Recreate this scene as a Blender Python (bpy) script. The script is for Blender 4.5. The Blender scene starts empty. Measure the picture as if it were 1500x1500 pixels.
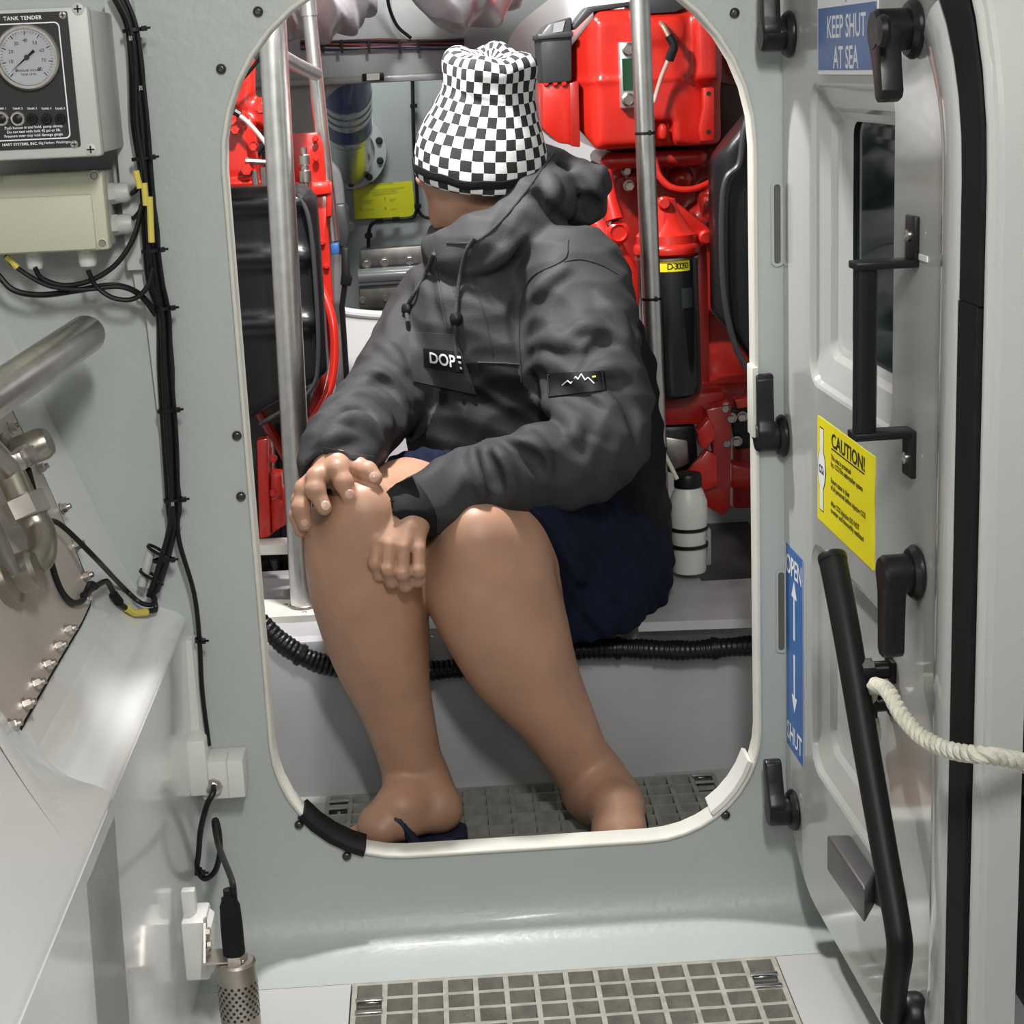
import bpy, bmesh, math, random
import numpy as np
from mathutils import Vector, Matrix
random.seed(7)
rng = np.random.default_rng(7)
SC = bpy.context.scene
COL = SC.collection
V = Vector
PI = math.pi

# ------------------------------------------------------------------ camera
FPX = 2570.0                      # focal length in pixels of the 1500 px frame
PITCH, ROLL, YAW = math.radians(14.3), math.radians(2.55), math.radians(2.4)
CAM = V((0.0, -2.38, 1.25))
_h = V((math.sin(YAW), math.cos(YAW), 0)); _r0 = V((math.cos(YAW), -math.sin(YAW), 0)); _z = V((0, 0, 1))
FWD = _h * math.cos(PITCH) - _z * math.sin(PITCH)
_u0 = _h * math.sin(PITCH) + _z * math.cos(PITCH)
RIGHT = _r0 * math.cos(ROLL) - _u0 * math.sin(ROLL)
UPV = _r0 * math.sin(ROLL) + _u0 * math.cos(ROLL)
cd = bpy.data.cameras.new('camera'); cam = bpy.data.objects.new('camera', cd); COL.objects.link(cam)
M = Matrix.Identity(4)
for i in range(3):
    M[i][0], M[i][1], M[i][2], M[i][3] = RIGHT[i], UPV[i], -FWD[i], CAM[i]
cam.matrix_world = M
cd.sensor_width = 36; cd.sensor_fit = 'HORIZONTAL'; cd.lens = 36 * FPX / 1500; cd.clip_start = 0.05
SC.camera = cam

# ------------------------------------------------------------------ colour management, world, lights
vs = SC.view_settings
vs.view_transform = 'Standard'; vs.look = 'None'; vs.gamma = 1; vs.use_curve_mapping = False; vs.exposure = 0.0
w = bpy.data.worlds.new('world'); SC.world = w; w.use_nodes = True
w.node_tree.nodes['Background'].inputs[0].default_value = (0.9, 0.95, 1.0, 1)
w.node_tree.nodes['Background'].inputs[1].default_value = 0.10
def area(name, loc, target, sx, sy, power, color=(1, 1, 1)):
    l = bpy.data.lights.new(name, 'AREA'); l.shape = 'RECTANGLE'; l.size = sx; l.size_y = sy; l.energy = power; l.color = color
    o = bpy.data.objects.new(name, l); COL.objects.link(o); o.location = loc
    o.rotation_euler = (V(target) - V(loc)).to_track_quat('-Z', 'Y').to_euler()
    return o
area('cabin_lamp_a', (0.16, -1.95, 2.10), (-0.30, -0.75, 0.5), 0.10, 0.6, 42, (1.0, 0.98, 0.95))
area('cabin_lamp_b', (-0.12, -3.45, 2.10), (-0.1, -1.2, 0.4), 0.55, 0.10, 7, (1.0, 0.98, 0.95))
area('engine_lamp_a', (-0.10, 0.38, 1.77), (0.0, 0.42, 0.5), 0.10, 0.06, 29, (1.0, 0.98, 0.96))
area('engine_lamp_b', (0.10, 1.00, 1.66), (-0.05, 1.7, 0.9), 0.20, 0.10, 8, (1.0, 0.98, 0.96))
area('far_fill_light', (-0.10, 2.15, 1.74), (-0.2, 2.5, 0.8), 0.40, 0.12, 9, (0.95, 1.0, 0.98))  # added fill light to brighten the far space, no known lamp there

# ------------------------------------------------------------------ pixel -> world on a plane
def ray(px, py):
    return FWD * FPX + RIGHT * (px - 750.0) - UPV * (py - 750.0)
def PY(px, py, Y=0.0):
    d = ray(px, py); return CAM + d * ((Y - CAM.y) / d.y)
def PZ(px, py, Z):
    d = ray(px, py); return CAM + d * ((Z - CAM.z) / d.z)
def PX(px, py, X):
    d = ray(px, py); return CAM + d * ((X - CAM.x) / d.x)
def msz(px, p):
    """metres that px pixels span at world point p"""
    return px * (p - CAM).dot(FWD) / FPX
def pix(p):
    d = V(p) - CAM; z = d.dot(FWD)
    return (750 + FPX * d.dot(RIGHT) / z, 750 - FPX * d.dot(UPV) / z)
# ------------------------------------------------------------------ materials
MATS = {}
def mat(name, col, rough=0.5, metal=0.0, coat=0.0, bump=0.0, bscale=200.0, vary=0.0, vscale=8.0, spec=0.5, sheen=0.0, sss=0.0, aniso=None):
    if name in MATS: return MATS[name]
    m = bpy.data.materials.new(name); m.use_nodes = True; nt = m.node_tree
    b = nt.nodes['Principled BSDF']
    b.inputs['Base Color'].default_value = (*col, 1); b.inputs['Roughness'].default_value = rough
    b.inputs['Metallic'].default_value = metal; b.inputs['Coat Weight'].default_value = coat; b.inputs['Coat Roughness'].default_value = 0.08
    b.inputs['Specular IOR Level'].default_value = spec
    if sheen: b.inputs['Sheen Weight'].default_value = sheen
    if sss:
        b.inputs['Subsurface Weight'].default_value = sss; b.inputs['Subsurface Radius'].default_value = (0.012, 0.005, 0.003); b.inputs['Subsurface Scale'].default_value = 0.6
    tc = nt.nodes.new('ShaderNodeTexCoord')
    if bump:
        n = nt.nodes.new('ShaderNodeTexNoise'); n.inputs['Scale'].default_value = bscale; n.inputs['Detail'].default_value = 4
        nt.links.new(tc.outputs['Object'], n.inputs['Vector'])
        bp = nt.nodes.new('ShaderNodeBump'); bp.inputs['Strength'].default_value = bump; bp.inputs['Distance'].default_value = 0.002
        nt.links.new(n.outputs['Fac'], bp.inputs['Height']); nt.links.new(bp.outputs['Normal'], b.inputs['Normal'])
    if vary:
        n = nt.nodes.new('ShaderNodeTexNoise'); n.inputs['Scale'].default_value = vscale; n.inputs['Detail'].default_value = 5
        if aniso:
            mp = nt.nodes.new('ShaderNodeMapping'); mp.inputs['Scale'].default_value = aniso
            nt.links.new(tc.outputs['Object'], mp.inputs['Vector']); nt.links.new(mp.outputs['Vector'], n.inputs['Vector'])
        else: nt.links.new(tc.outputs['Object'], n.inputs['Vector'])
        r = nt.nodes.new('ShaderNodeValToRGB')
        r.color_ramp.elements[0].position = 0.3; r.color_ramp.elements[1].position = 0.7
        r.color_ramp.elements[0].color = tuple(c * (1 - vary) for c in col) + (1,)
        r.color_ramp.elements[1].color = tuple(min(1, c * (1 + vary)) for c in col) + (1,)
        nt.links.new(n.outputs['Fac'], r.inputs['Fac']); nt.links.new(r.outputs['Color'], b.inputs['Base Color'])
    MATS[name] = m
    return m
GEL = mat('gelcoat', (0.455, 0.485, 0.472), 0.40, coat=0.06, bump=0.45, bscale=90, vary=0.035, vscale=3)
GELW = mat('white_gelcoat', (0.80, 0.81, 0.81), 0.20, coat=0.6, bump=0.12, bscale=60, vary=0.03, vscale=4)
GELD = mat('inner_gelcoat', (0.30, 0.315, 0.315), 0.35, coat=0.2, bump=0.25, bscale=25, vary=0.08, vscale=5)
BLK = mat('black_plastic', (0.008, 0.008, 0.009), 0.38, bump=0.05, spec=.3)
RUB = mat('black_rubber', (0.008, 0.008, 0.009), 0.75, spec=.25, bump=0.25, bscale=120, vary=0.3, vscale=30)
CABM = mat('black_cable', (0.007, 0.007, 0.008), 0.45, spec=.3)
ALU = mat('brushed_aluminium', (0.72, 0.70, 0.68), 0.30, 1.0, vary=0.10, vscale=40, bump=0.08, bscale=300)
STL = mat('stainless_steel', (0.58, 0.54, 0.50), 0.30, 1.0, vary=0.12, vscale=20)
STLD = mat('dull_steel', (0.36, 0.34, 0.32), 0.42, 1.0, vary=0.25, vscale=30)
CREAM = mat('cream_edging', (0.66, 0.65, 0.59), 0.45, vary=0.05, vscale=20)
WPL = mat('white_plastic', (0.72, 0.72, 0.69), 0.35)
RED = mat('red_engine_paint', (0.50, 0.017, 0.010), 0.30, coat=0.4, bump=0.12, bscale=60, vary=0.12, vscale=9)
REDD = mat('dark_red_paint', (0.34, 0.014, 0.010), 0.34, coat=0.3, bump=0.15, bscale=60, vary=0.2, vscale=12)
YEL = mat('yellow_sticker', (0.80, 0.70, 0.015), 0.35)
BLUE = mat('blue_sticker', (0.003, 0.10, 0.36), 0.30)
BLUED = mat('dark_blue_sticker', (0.03, 0.12, 0.36), 0.30)
WST = mat('white_print', (0.82, 0.83, 0.84), 0.4)
BST = mat('black_print', (0.012, 0.012, 0.012), 0.5)

# ------------------------------------------------------------------ scene graph helpers
WM = {}                                           # world matrix of every object made here
def _link(o, parent, mw):
    COL.objects.link(o); WM[o.name] = mw.copy()
    if parent is not None:
        o.parent = parent; o.matrix_local = WM[parent.name].inverted() @ mw
    else: o.matrix_world = mw
    return o
def tag(o, label=None, cat=None, group=None, kind=None):
    if label: o['label'] = label
    if cat: o['category'] = cat
    if group: o['group'] = group
    if kind: o['kind'] = kind
    return o
def thing(name, label, cat, loc, group=None, mw=None, kind=None):
    o = bpy.data.objects.new(name, None); o.empty_display_size = 0.05
    _link(o, None, mw if mw is not None else Matrix.Translation(V(loc)))
    return tag(o, label, cat, group, kind)
def inst(proto, name, parent, mw, group=None):
    o = proto.copy(); o.name = name
    for k in list(o.keys()):
        if k in ('label', 'category', 'group'): del o[k]
    o.parent = None
    return _link(o, parent, mw)
def frame(origin, x, y, z):
    m = Matrix.Identity(4)
    for i in range(3):
        m[i][0], m[i][1], m[i][2], m[i][3] = x[i], y[i], z[i], origin[i]
    return m
def zframe(origin, zdir, xhint=(1, 0, 0)):
    z = V(zdir).normalized(); x = V(xhint); x = (x - z * x.dot(z))
    if x.length < 1e-4: x = V((0, 1, 0)) - z * z.y
    x.normalize(); return frame(origin, x, z.cross(x), z)

def mesh_obj(name, verts, faces, m, parent=None, smooth=True, uvs=None, angle=None, local=None):
    """verts in world space (or in the parent's space when local)"""
    verts = np.asarray(verts, dtype=np.float64).reshape(-1, 3)
    if local is not None:
        mw = local
        pts = verts
    else:
        lo, hi = verts.min(0), verts.max(0)
        c = np.array([(lo[0] + hi[0]) / 2, (lo[1] + hi[1]) / 2, lo[2]])
        if parent is not None:
            R = WM[parent.name].to_3x3()
            mw = Matrix.Translation(V(c)) @ R.to_4x4()
        else: mw = Matrix.Translation(V(c))
        inv = np.array(mw.inverted())
        pts = verts @ inv[:3, :3].T + inv[:3, 3]
    me = bpy.data.meshes.new(name)
    me.from_pydata([tuple(p) for p in pts] if len(pts) < 60000 else pts.tolist(), [], faces if isinstance(faces, list) else faces.tolist())
    if uvs is not None:
        ul = me.uv_layers.new(name='UVMap')
        li = np.empty(len(me.loops), dtype=np.int32); me.loops.foreach_get('vertex_index', li)
        ul.data.foreach_set('uv', np.asarray(uvs, dtype=np.float32)[li].ravel())
    me.update()
    if smooth:
        me.polygons.foreach_set('use_smooth', np.ones(len(me.polygons), dtype=bool))
        if angle is not None:
            me.set_sharp_from_angle(angle=math.radians(angle))
    for mm in (m if isinstance(m, (list, tuple)) else [m]): me.materials.append(mm)
    o = bpy.data.objects.new(name, me)
    return _link(o, parent, mw)

def catmull(pts, n=8, closed=False):
    P = [V(p) for p in pts]; out = []
    N = len(P); segs = N if closed else N - 1
    for i in range(segs):
        p1, p2 = P[i], P[(i + 1) % N]
        p0 = P[i - 1] if (i > 0 or closed) else p1 * 2 - p2
        p3 = P[(i + 2) % N] if (i + 2 < N or closed) else p2 * 2 - p1
        for k in range(n):
            t = k / n
            out.append(0.5 * ((2 * p1) + (-p0 + p2) * t + (2 * p0 - 5 * p1 + 4 * p2 - p3) * t * t + (-p0 + 3 * p1 - 3 * p2 + p3) * t ** 3))
    if not closed: out.append(P[-1].copy())
    return out

class MB:
    """collects shapes in world space (or any frame given by self.T) into one mesh"""
    def __init__(s, T=None): s.v = []; s.f = []; s.T = T
    def add(s, verts, faces):
        b = len(s.v)
        s.v += [tuple(s.T @ V(p)) if s.T is not None else tuple(p) for p in verts]
        s.f += [tuple(i + b for i in f) for f in faces]; return s
    def box(s, lo, hi, ch=0.0):
        lo, hi = V(lo), V(hi)
        c = min(ch, 0.49 * min(hi[i] - lo[i] for i in range(3)))
        if c <= 0:
            v = [(x, y, z) for z in (lo.z, hi.z) for y in (lo.y, hi.y) for x in (lo.x, hi.x)]
            return s.add(v, [(0, 2, 3, 1), (4, 5, 7, 6), (0, 1, 5, 4), (2, 6, 7, 3), (0, 4, 6, 2), (1, 3, 7, 5)])
        bm = bmesh.new(); r = bmesh.ops.create_cube(bm, size=1)
        for q in bm.verts: q.co = V([(lo[i] + hi[i]) / 2 + q.co[i] * (hi[i] - lo[i]) for i in range(3)])
        bmesh.ops.bevel(bm, geom=bm.edges[:], offset=c, segments=2, profile=0.5, affect='EDGES')
        return s.bm(bm)
    def bm(s, bm):
        bm.verts.index_update(); s.add([q.co.copy() for q in bm.verts], [tuple(q.index for q in f.verts) for f in bm.faces]); bm.free(); return s
    def tube(s, pts, r, n=10, caps=True, closed=False, rs=None, smooth=0):
        P = [V(p) for p in pts]
        if smooth: P = catmull(P, smooth, closed)
        N = len(P)
        if rs is None: R = [r] * N
        else:
            R = [float(np.interp(i / (N - 1), np.linspace(0, 1, len(rs)), rs)) for i in range(N)]
        T = [((P[(i + 1) % N] - P[i - 1]) if closed or 0 < i < N - 1 else (P[1] - P[0] if i == 0 else P[-1] - P[-2])).normalized() for i in range(N)]
        a = V((0, 0, 1)) if abs(T[0].z) < 0.9 else V((1, 0, 0))
        u = (a - T[0] * a.dot(T[0])).normalized(); v = []
        for i in range(N):
            u = (u - T[i] * u.dot(T[i])).normalized(); b = T[i].cross(u)
            v += [P[i] + (u * math.cos(2 * PI * k / n) + b * math.sin(2 * PI * k / n)) * R[i] for k in range(n)]
        f = [(i * n + k, i * n + (k + 1) % n, ((i + 1) % N) * n + (k + 1) % n, ((i + 1) % N) * n + k) for i in range(N if closed else N - 1) for k in range(n)]
        if caps and not closed: f += [tuple(range(n - 1, -1, -1)), tuple((N - 1) * n + k for k in range(n))]
        return s.add(v, f)
    def cyl(s, a, b, r, r2=None, n=20, ch=0.0):
        a, b = V(a), V(b); d = (b - a).normalized()
        if ch: return s.tube([a, a + d * 1e-5, a + d * ch, b - d * ch, b - d * 1e-5, b], r, n, rs=None) if False else s.lathe(a, b - a, [(0, 0), (r - ch, 0), (r, ch), ((r2 or r), (b - a).length - ch), ((r2 or r) - ch, (b - a).length), (0, (b - a).length)], n)
        return s.tube([a, b], r, n, rs=[r, r2 if r2 is not None else r])
    def lathe(s, o, axis, prof, n=24):
        """prof: (radius, distance along axis)"""
        m = zframe(o, axis); v = []; N = len(prof)
        for (r, h) in prof:
            v += [m @ V((r * math.cos(2 * PI * k / n), r * math.sin(2 * PI * k / n), h)) for k in range(n)]
        f = [(i * n + k, i * n + (k + 1) % n, (i + 1) * n + (k + 1) % n, (i + 1) * n + k) for i in range(N - 1) for k in range(n)]
        return s.add(v, f)
    def prism(s, poly, d):
        """extrude a planar polygon (3-D points) by vector d"""
        d = V(d); P = [V(p) for p in poly]; N = len(P)
        nrm = V((0, 0, 0))
        for i in range(N): nrm += P[i].cross(P[(i + 1) % N])
        if nrm.dot(d) > 0: P = P[::-1]
        return s.add(P + [p + d for p in P], [tuple(range(N)), tuple(range(2 * N - 1, N - 1, -1))] + [(i, i + N, (i + 1) % N + N, (i + 1) % N) for i in range(N)])
    def sweep(s, path, prof, normal_fn, closed=False, caps=True):
        """prof: 2-D points (a along normal_fn side vector, b along second); normal_fn(i) -> (A, B) vectors"""
        N = len(path); n = len(prof); v = []
        for i, p in enumerate(path):
            A, B = normal_fn(i); v += [V(p) + A * a + B * b for (a, b) in prof]
        f = [(i * n + k, i * n + (k + 1) % n, ((i + 1) % N) * n + (k + 1) % n, ((i + 1) % N) * n + k) for i in range(N if closed else N - 1) for k in range(n)]
        if caps and not closed: f += [tuple(range(n - 1, -1, -1)), tuple((N - 1) * n + k for k in range(n))]
        return s.add(v, f)
    def build(s, name, m, parent=None, smooth=True, angle=35, fix=True):
        o = mesh_obj(name, s.v, s.f, m, parent, False)
        me = o.data
        if fix:
            bm = bmesh.new(); bm.from_mesh(me); bmesh.ops.recalc_face_normals(bm, faces=bm.faces[:]); bm.to_mesh(me); bm.free()
        if smooth:
            me.polygons.foreach_set('use_smooth', np.ones(len(me.polygons), dtype=bool)); me.set_sharp_from_angle(angle=math.radians(angle))
        return o

def rrect(x0, z0, x1, z1, r, n=6):
    """2-D rounded rectangle, counter-clockwise; r one radius or four (bl, br, tr, tl)"""
    r = [r] * 4 if isinstance(r, (int, float)) else r; out = []
    for (cx, cz, rr, a0) in ((x0 + r[0], z0 + r[0], r[0], PI), (x1 - r[1], z0 + r[1], r[1], 1.5 * PI), (x1 - r[2], z1 - r[2], r[2], 0), (x0 + r[3], z1 - r[3], r[3], .5 * PI)):
        for k in range(n + 1):
            a = a0 + k * PI / 2 / n; out.append((cx + rr * math.cos(a), cz + rr * math.sin(a)))
    return out
def holed(outer, holes):
    """2-D outline with holes -> (verts, tris)"""
    bm = bmesh.new(); es = []
    for loop in [outer] + holes:
        q = [bm.verts.new((a, b, 0)) for a, b in loop]
        es += [bm.edges.new((q[i], q[(i + 1) % len(q)])) for i in range(len(q))]
    bmesh.ops.triangle_fill(bm, use_beauty=True, use_dissolve=False, edges=es)
    bm.verts.index_update()
    v = [(q.co.x, q.co.y) for q in bm.verts]; f = [tuple(x.index for x in g.verts) for g in bm.faces]; bm.free()
    return v, f

def text(body, name, mw, size, m, parent, bold=0.0, align='LEFT', sx=1.0, spacing=1.0, line=1.0, extrude=0.0):
    c = bpy.data.curves.new('t', 'FONT'); c.body = body; c.size = size; c.align_x = align; c.align_y = 'TOP'; c.offset = bold * size
    c.space_character = spacing; c.space_line = line; c.resolution_u = 3; c.extrude = extrude
    o = bpy.data.objects.new('t', c); COL.objects.link(o)
    dg = bpy.context.evaluated_depsgraph_get()
    me = bpy.data.meshes.new_from_object(o.evaluated_get(dg)); bpy.data.objects.remove(o); bpy.data.curves.remove(c)
    me.name = name
    for v in me.vertices: v.co.x *= sx
    me.materials.clear(); me.materials.append(m)
    r = bpy.data.objects.new(name, me)
    return _link(r, parent, mw)
def wallmw(p, tilt=0.0):           # text frame on a surface facing the camera (-Y)
    return frame(V(p), (math.cos(tilt), 0, math.sin(tilt)), (-math.sin(tilt), 0, math.cos(tilt)), (0, -1, 0))

# ------------------------------------------------------------------ signed-distance modelling
class Field:
    def __init__(s, lo, hi, h):
        s.lo = np.array(lo, float); s.h = h
        s.n = np.ceil((np.array(hi, float) - s.lo) / h).astype(int) + 1
        s.D = np.full(s.n, 1.0, dtype=np.float32)
    def _sl(s, lo, hi, pad):
        a = np.maximum(np.floor((np.array(lo) - pad - s.lo) / s.h).astype(int), 0)
        b = np.minimum(np.ceil((np.array(hi) + pad - s.lo) / s.h).astype(int) + 1, s.n)
        if np.any(b <= a): return None
        ax = [(s.lo[i] + s.h * np.arange(a[i], b[i])).astype(np.float32) for i in range(3)]
        return tuple(slice(a[i], b[i]) for i in range(3)), ax[0][:, None, None], ax[1][None, :, None], ax[2][None, None, :]
    def _mix(s, sl, d, k, sub):
        o = s.D[sl]
        if sub:
            if k > 0:
                hh = np.maximum(k - np.abs(o + d), 0) / k; s.D[sl] = np.maximum(o, -d) + hh * hh * k * .25
            else: s.D[sl] = np.maximum(o, -d)
        elif k > 0:
            hh = np.maximum(k - np.abs(o - d), 0) / k; s.D[sl] = np.minimum(o, d) - hh * hh * k * .25
        else: s.D[sl] = np.minimum(o, d)
    def cap(s, a, b, ra, rb=None, k=0.01, sub=False, flat=None):
        """round cone; flat=(dir, factor): squash along dir"""
        rb = ra if rb is None else rb; a = np.array(a, float); b = np.array(b, float); R = max(ra, rb)
        q = s._sl(np.minimum(a, b) - R, np.maximum(a, b) + R, k + 2 * s.h)
        if q is None: return s
        sl, x, y, z = q
        ba = b - a; L = max(float(ba @ ba), 1e-12)
        px, py, pz = x - a[0], y - a[1], z - a[2]
        t = np.clip((px * ba[0] + py * ba[1] + pz * ba[2]) / L, 0, 1)
        dx, dy, dz = px - t * ba[0], py - t * ba[1], pz - t * ba[2]
        if flat is not None:
            f, g = np.array(V(flat[0]).normalized()), flat[1]
            e = (dx * f[0] + dy * f[1] + dz * f[2]) * (1 / g - 1)
            dx, dy, dz = dx + e * f[0], dy + e * f[1], dz + e * f[2]
        d = np.sqrt(dx * dx + dy * dy + dz * dz) - (ra + t * (rb - ra))
        s._mix(sl, d, k, sub); return s
    def chain(s, pts, rs, k=0.01, sub=False, smooth=0, flat=None):
        P = [V(p) for p in pts]
        if smooth:
            n = len(P); P = catmull(P, smooth); rs = list(np.interp(np.linspace(0, n - 1, len(P)), range(n), rs))
        for i in range(len(P) - 1): s.cap(P[i], P[i + 1], rs[i], rs[i + 1], k, sub, flat)
        return s
    def ell(s, c, r, rot=None, k=0.01, sub=False):
        c = np.array(c, float); r = np.array(r, float); R = r.max()
        q = s._sl(c - R, c + R, k + 2 * s.h)
        if q is None: return s
        sl, x, y, z = q; px, py, pz = x - c[0], y - c[1], z - c[2]
        A = np.array(rot.to_3x3() if rot is not None else Matrix.Identity(3)).T
        u = [A[i, 0] * px + A[i, 1] * py + A[i, 2] * pz for i in range(3)]
        k0 = np.sqrt(sum((u[i] / r[i]) ** 2 for i in range(3))); k1 = np.sqrt(sum((u[i] / r[i] ** 2) ** 2 for i in range(3)))
        s._mix(sl, k0 * (k0 - 1) / np.maximum(k1, 1e-6), k, sub); return s
    def box(s, c, r, rd=0.0, rot=None, k=0.0, sub=False):
        c = np.array(c, float); r = np.array(r, float); R = float(np.linalg.norm(r)) if rot is not None else r
        q = s._sl(c - R, c + R, k + 2 * s.h)
        if q is None: return s
        sl, x, y, z = q; px, py, pz = x - c[0], y - c[1], z - c[2]
        A = np.array(rot.to_3x3() if rot is not None else Matrix.Identity(3)).T
        u = [np.abs(A[i, 0] * px + A[i, 1] * py + A[i, 2] * pz) - (r[i] - rd) for i in range(3)]
        d = np.sqrt(sum(np.maximum(t, 0) ** 2 for t in u)) + np.minimum(np.maximum(np.maximum(u[0], u[1]), u[2]), 0) - rd
        s._mix(sl, d, k, sub); return s
    def half(s, p, n):
        """cut away the side n points to"""
        n = V(n).normalized(); ax = [s.lo[i] + s.h * np.arange(s.n[i]) for i in range(3)]
        d = ((ax[0] - p[0]) * n.x)[:, None, None] + ((ax[1] - p[1]) * n.y)[None, :, None] + ((ax[2] - p[2]) * n.z)[None, None, :]
        s.D = np.maximum(s.D, d.astype(np.float32)); return s
    def warp(s, fn, amp_pad=0.03):
        """add fn(x,y,z) to the distance near the surface"""
        m = np.abs(s.D) < amp_pad; i = np.nonzero(m)
        p = [s.lo[k] + s.h * i[k] for k in range(3)]
        s.D[m] += fn(*p).astype(np.float32); return s
    def blur(s, it=1):
        for _ in range(it):
            for ax in range(3):
                a = np.roll(s.D, 1, ax); b = np.roll(s.D, -1, ax); s.D = (a + 2 * s.D + b) * np.float32(.25)
        return s
    def mesh(s):
        D = s.D; S = D < 0; nx, ny, nz = D.shape
        cnt = np.zeros((nx - 1, ny - 1, nz - 1), dtype=np.int8)
        for i in (0, 1):
            for j in (0, 1):
                for k in (0, 1): cnt += S[i:nx - 1 + i, j:ny - 1 + j, k:nz - 1 + k]
        act = (cnt > 0) & (cnt < 8); idx = np.argwhere(act); n = len(idx)
        vid = np.full(act.shape, -1, dtype=np.int64); vid[act] = np.arange(n)
        acc = np.zeros((n, 3)); w = np.zeros(n)
        for ax in range(3):
            for o1 in (0, 1):
                for o2 in (0, 1):
                    off = [0, 0, 0]; oth = [q for q in range(3) if q != ax]; off[oth[0]] = o1; off[oth[1]] = o2
                    A = idx + off; B = A.copy(); B[:, ax] += 1
                    da = D[A[:, 0], A[:, 1], A[:, 2]]; db = D[B[:, 0], B[:, 1], B[:, 2]]
                    c = (da < 0) != (db < 0)
                    t = np.where(c, da / np.where(c, da - db, 1), 0)
                    p = A.astype(float); p[:, ax] += t
                    acc[c] += p[c]; w[c] += 1
        v = s.lo + s.h * (acc / w[:, None])
        F = []
        for ax in range(3):
            u, q = [(1, 2), (2, 0), (0, 1)][ax]
            a = [slice(None)] * 3; b = [slice(None)] * 3; a[ax] = slice(0, -1); b[ax] = slice(1, None)
            sa, sb = S[tuple(a)], S[tuple(b)]
            e = np.argwhere(sa != sb)
            e = e[(e[:, u] > 0) & (e[:, q] > 0) & (e[:, u] < D.shape[u] - 1) & (e[:, q] < D.shape[q] - 1)]
            if len(e) == 0: continue
            flip = sa[e[:, 0], e[:, 1], e[:, 2]]
            def g(du, dq):
                c = e.copy(); c[:, u] -= du; c[:, q] -= dq; return vid[c[:, 0], c[:, 1], c[:, 2]]
            quad = np.stack([g(1, 1), g(0, 1), g(0, 0), g(1, 0)], 1)
            quad[~flip] = quad[~flip][:, ::-1]
            F.append(quad)
        return v, np.concatenate(F)
    def build(s, name, m, parent=None, uvfn=None):
        v, f = s.mesh()
        return mesh_obj(name, v, f, m, parent, True, uvs=None if uvfn is None else uvfn(v))
# ================================================================== SETTING
def struct(o, label=None): return tag(o, label, None, None, 'structure')
OPEN = rrect(-.262, .131, .447, 1.38, [.185, .165, .25, .25], 10)     # the doorway outline, X-Z
FLOORM = mat('deck_paint', (0.50, 0.50, 0.50), 0.35, coat=0.2, bump=0.1, bscale=20, vary=0.06, vscale=4)
# bulkhead with the doorway cut through it
v2, f2 = holed([(-1.1, .10), (1.3, .10), (1.3, 2.15), (-1.1, 2.15)], [OPEN])
b = MB(); n = len(v2)
b.add([(x, 0, z) for x, z in v2] + [(x, .035, z) for x, z in v2], [tuple(f) for f in f2] + [tuple(i + n for i in f[::-1]) for f in f2])
k = len(OPEN)
b.add([(x, 0, z) for x, z in OPEN] + [(x, .035, z) for x, z in OPEN], [(i, i + k, (i + 1) % k + k, (i + 1) % k) for i in range(k)])
wall_front = struct(b.build('wall_front', GEL, angle=20, fix=False))
# cove under the doorway
prof = catmull([(0, .105, 0), (-.002, .072, 0), (-.009, .046, 0), (-.024, .023, 0), (-.048, .008, 0), (-.085, .002, 0), (-.128, .0005, 0)], 5)
xs = np.linspace(-1.0, 1.2, 3)
b = MB(); m = len(prof)
b.add([(x, p.x, p.y) for x in xs for p in prof], [(i * m + j, i * m + j + 1, (i + 1) * m + j + 1, (i + 1) * m + j) for i in range(2) for j in range(m - 1)])
struct(b.build('trim_1', GEL, None, angle=60))
# raised flange round the doorway
path = catmull([(x, 0, z) for x, z in OPEN[::2]], 3, True)
cen = V((.0925, 0, .75))
def inward(path):
    N = len(path)
    def fn(i):
        t = (path[(i + 1) % N] - path[i - 1]).normalized(); a = t.cross(V((0, -1, 0)))
        if a.dot(cen - path[i]) < 0: a = -a
        return a.normalized(), V((0, 1, 0))
    return fn
pathF = [V((x, 0, z)) for x, z in OPEN]
edge = MB().sweep(pathF, [(-.0030, -.003), (-.001, -.0048), (.0015, -.0046), (.0035, -.002), (.0035, .036), (-.0005, .036), (-.0005, .0), (-.0030, 0)], inward(pathF), closed=True).build('edging', CREAM, wall_front, angle=50)
# black tape over the lower left edging, lap joints of the edging
seg = [p for p in pathF if p.x < -.13 and .138 < p.z < .235]
fnA = inward(pathF); idx = [i for i, p in enumerate(pathF) if p.x < -.125 and .138 < p.z < .232]
dense = []; nrm = []
for a_, b_ in zip(idx[:-1], idx[1:]):
    for q in range(6):
        t = q / 6; dense.append(pathF[a_].lerp(pathF[b_], t)); nrm.append(fnA(a_)[0].lerp(fnA(b_)[0], t).normalized())
MB().sweep(dense, [(-.006, -.006), (-.002, -.009), (.004, -.008), (.008, -.003), (.008, .044), (.002, .044), (.002, .002), (-.006, .001)], lambda i: (nrm[i], V((0, 1, 0)))).build('black_tape', RUB, wall_front)
wall_front.children[-1]['label'] = 'black tape wrapped over the edging'
def lap(z0, z1, x, dx=.006):
    MB().box((x - dx, -.012, z0), (x + .003, .03, z1), .002).build('edging_lap', CREAM, wall_front)
p0, p1 = PY(1108, 537, -.005), PY(1109, 640, -.005); lap(p1.z, p0.z, p0.x - .001)
idx = [i for i, p in enumerate(pathF) if p.x > .36 and .15 < p.z < .25]
dense = [pathF[i] for i in idx]; nn = [fnA(i)[0] for i in idx]
MB().sweep(dense, [(.005, -.004), (.011, -.002), (.011, .05), (.005, .05)], lambda i: (nn[i], V((0, 1, 0)))).build('edging_lap', WPL, wall_front)
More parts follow.
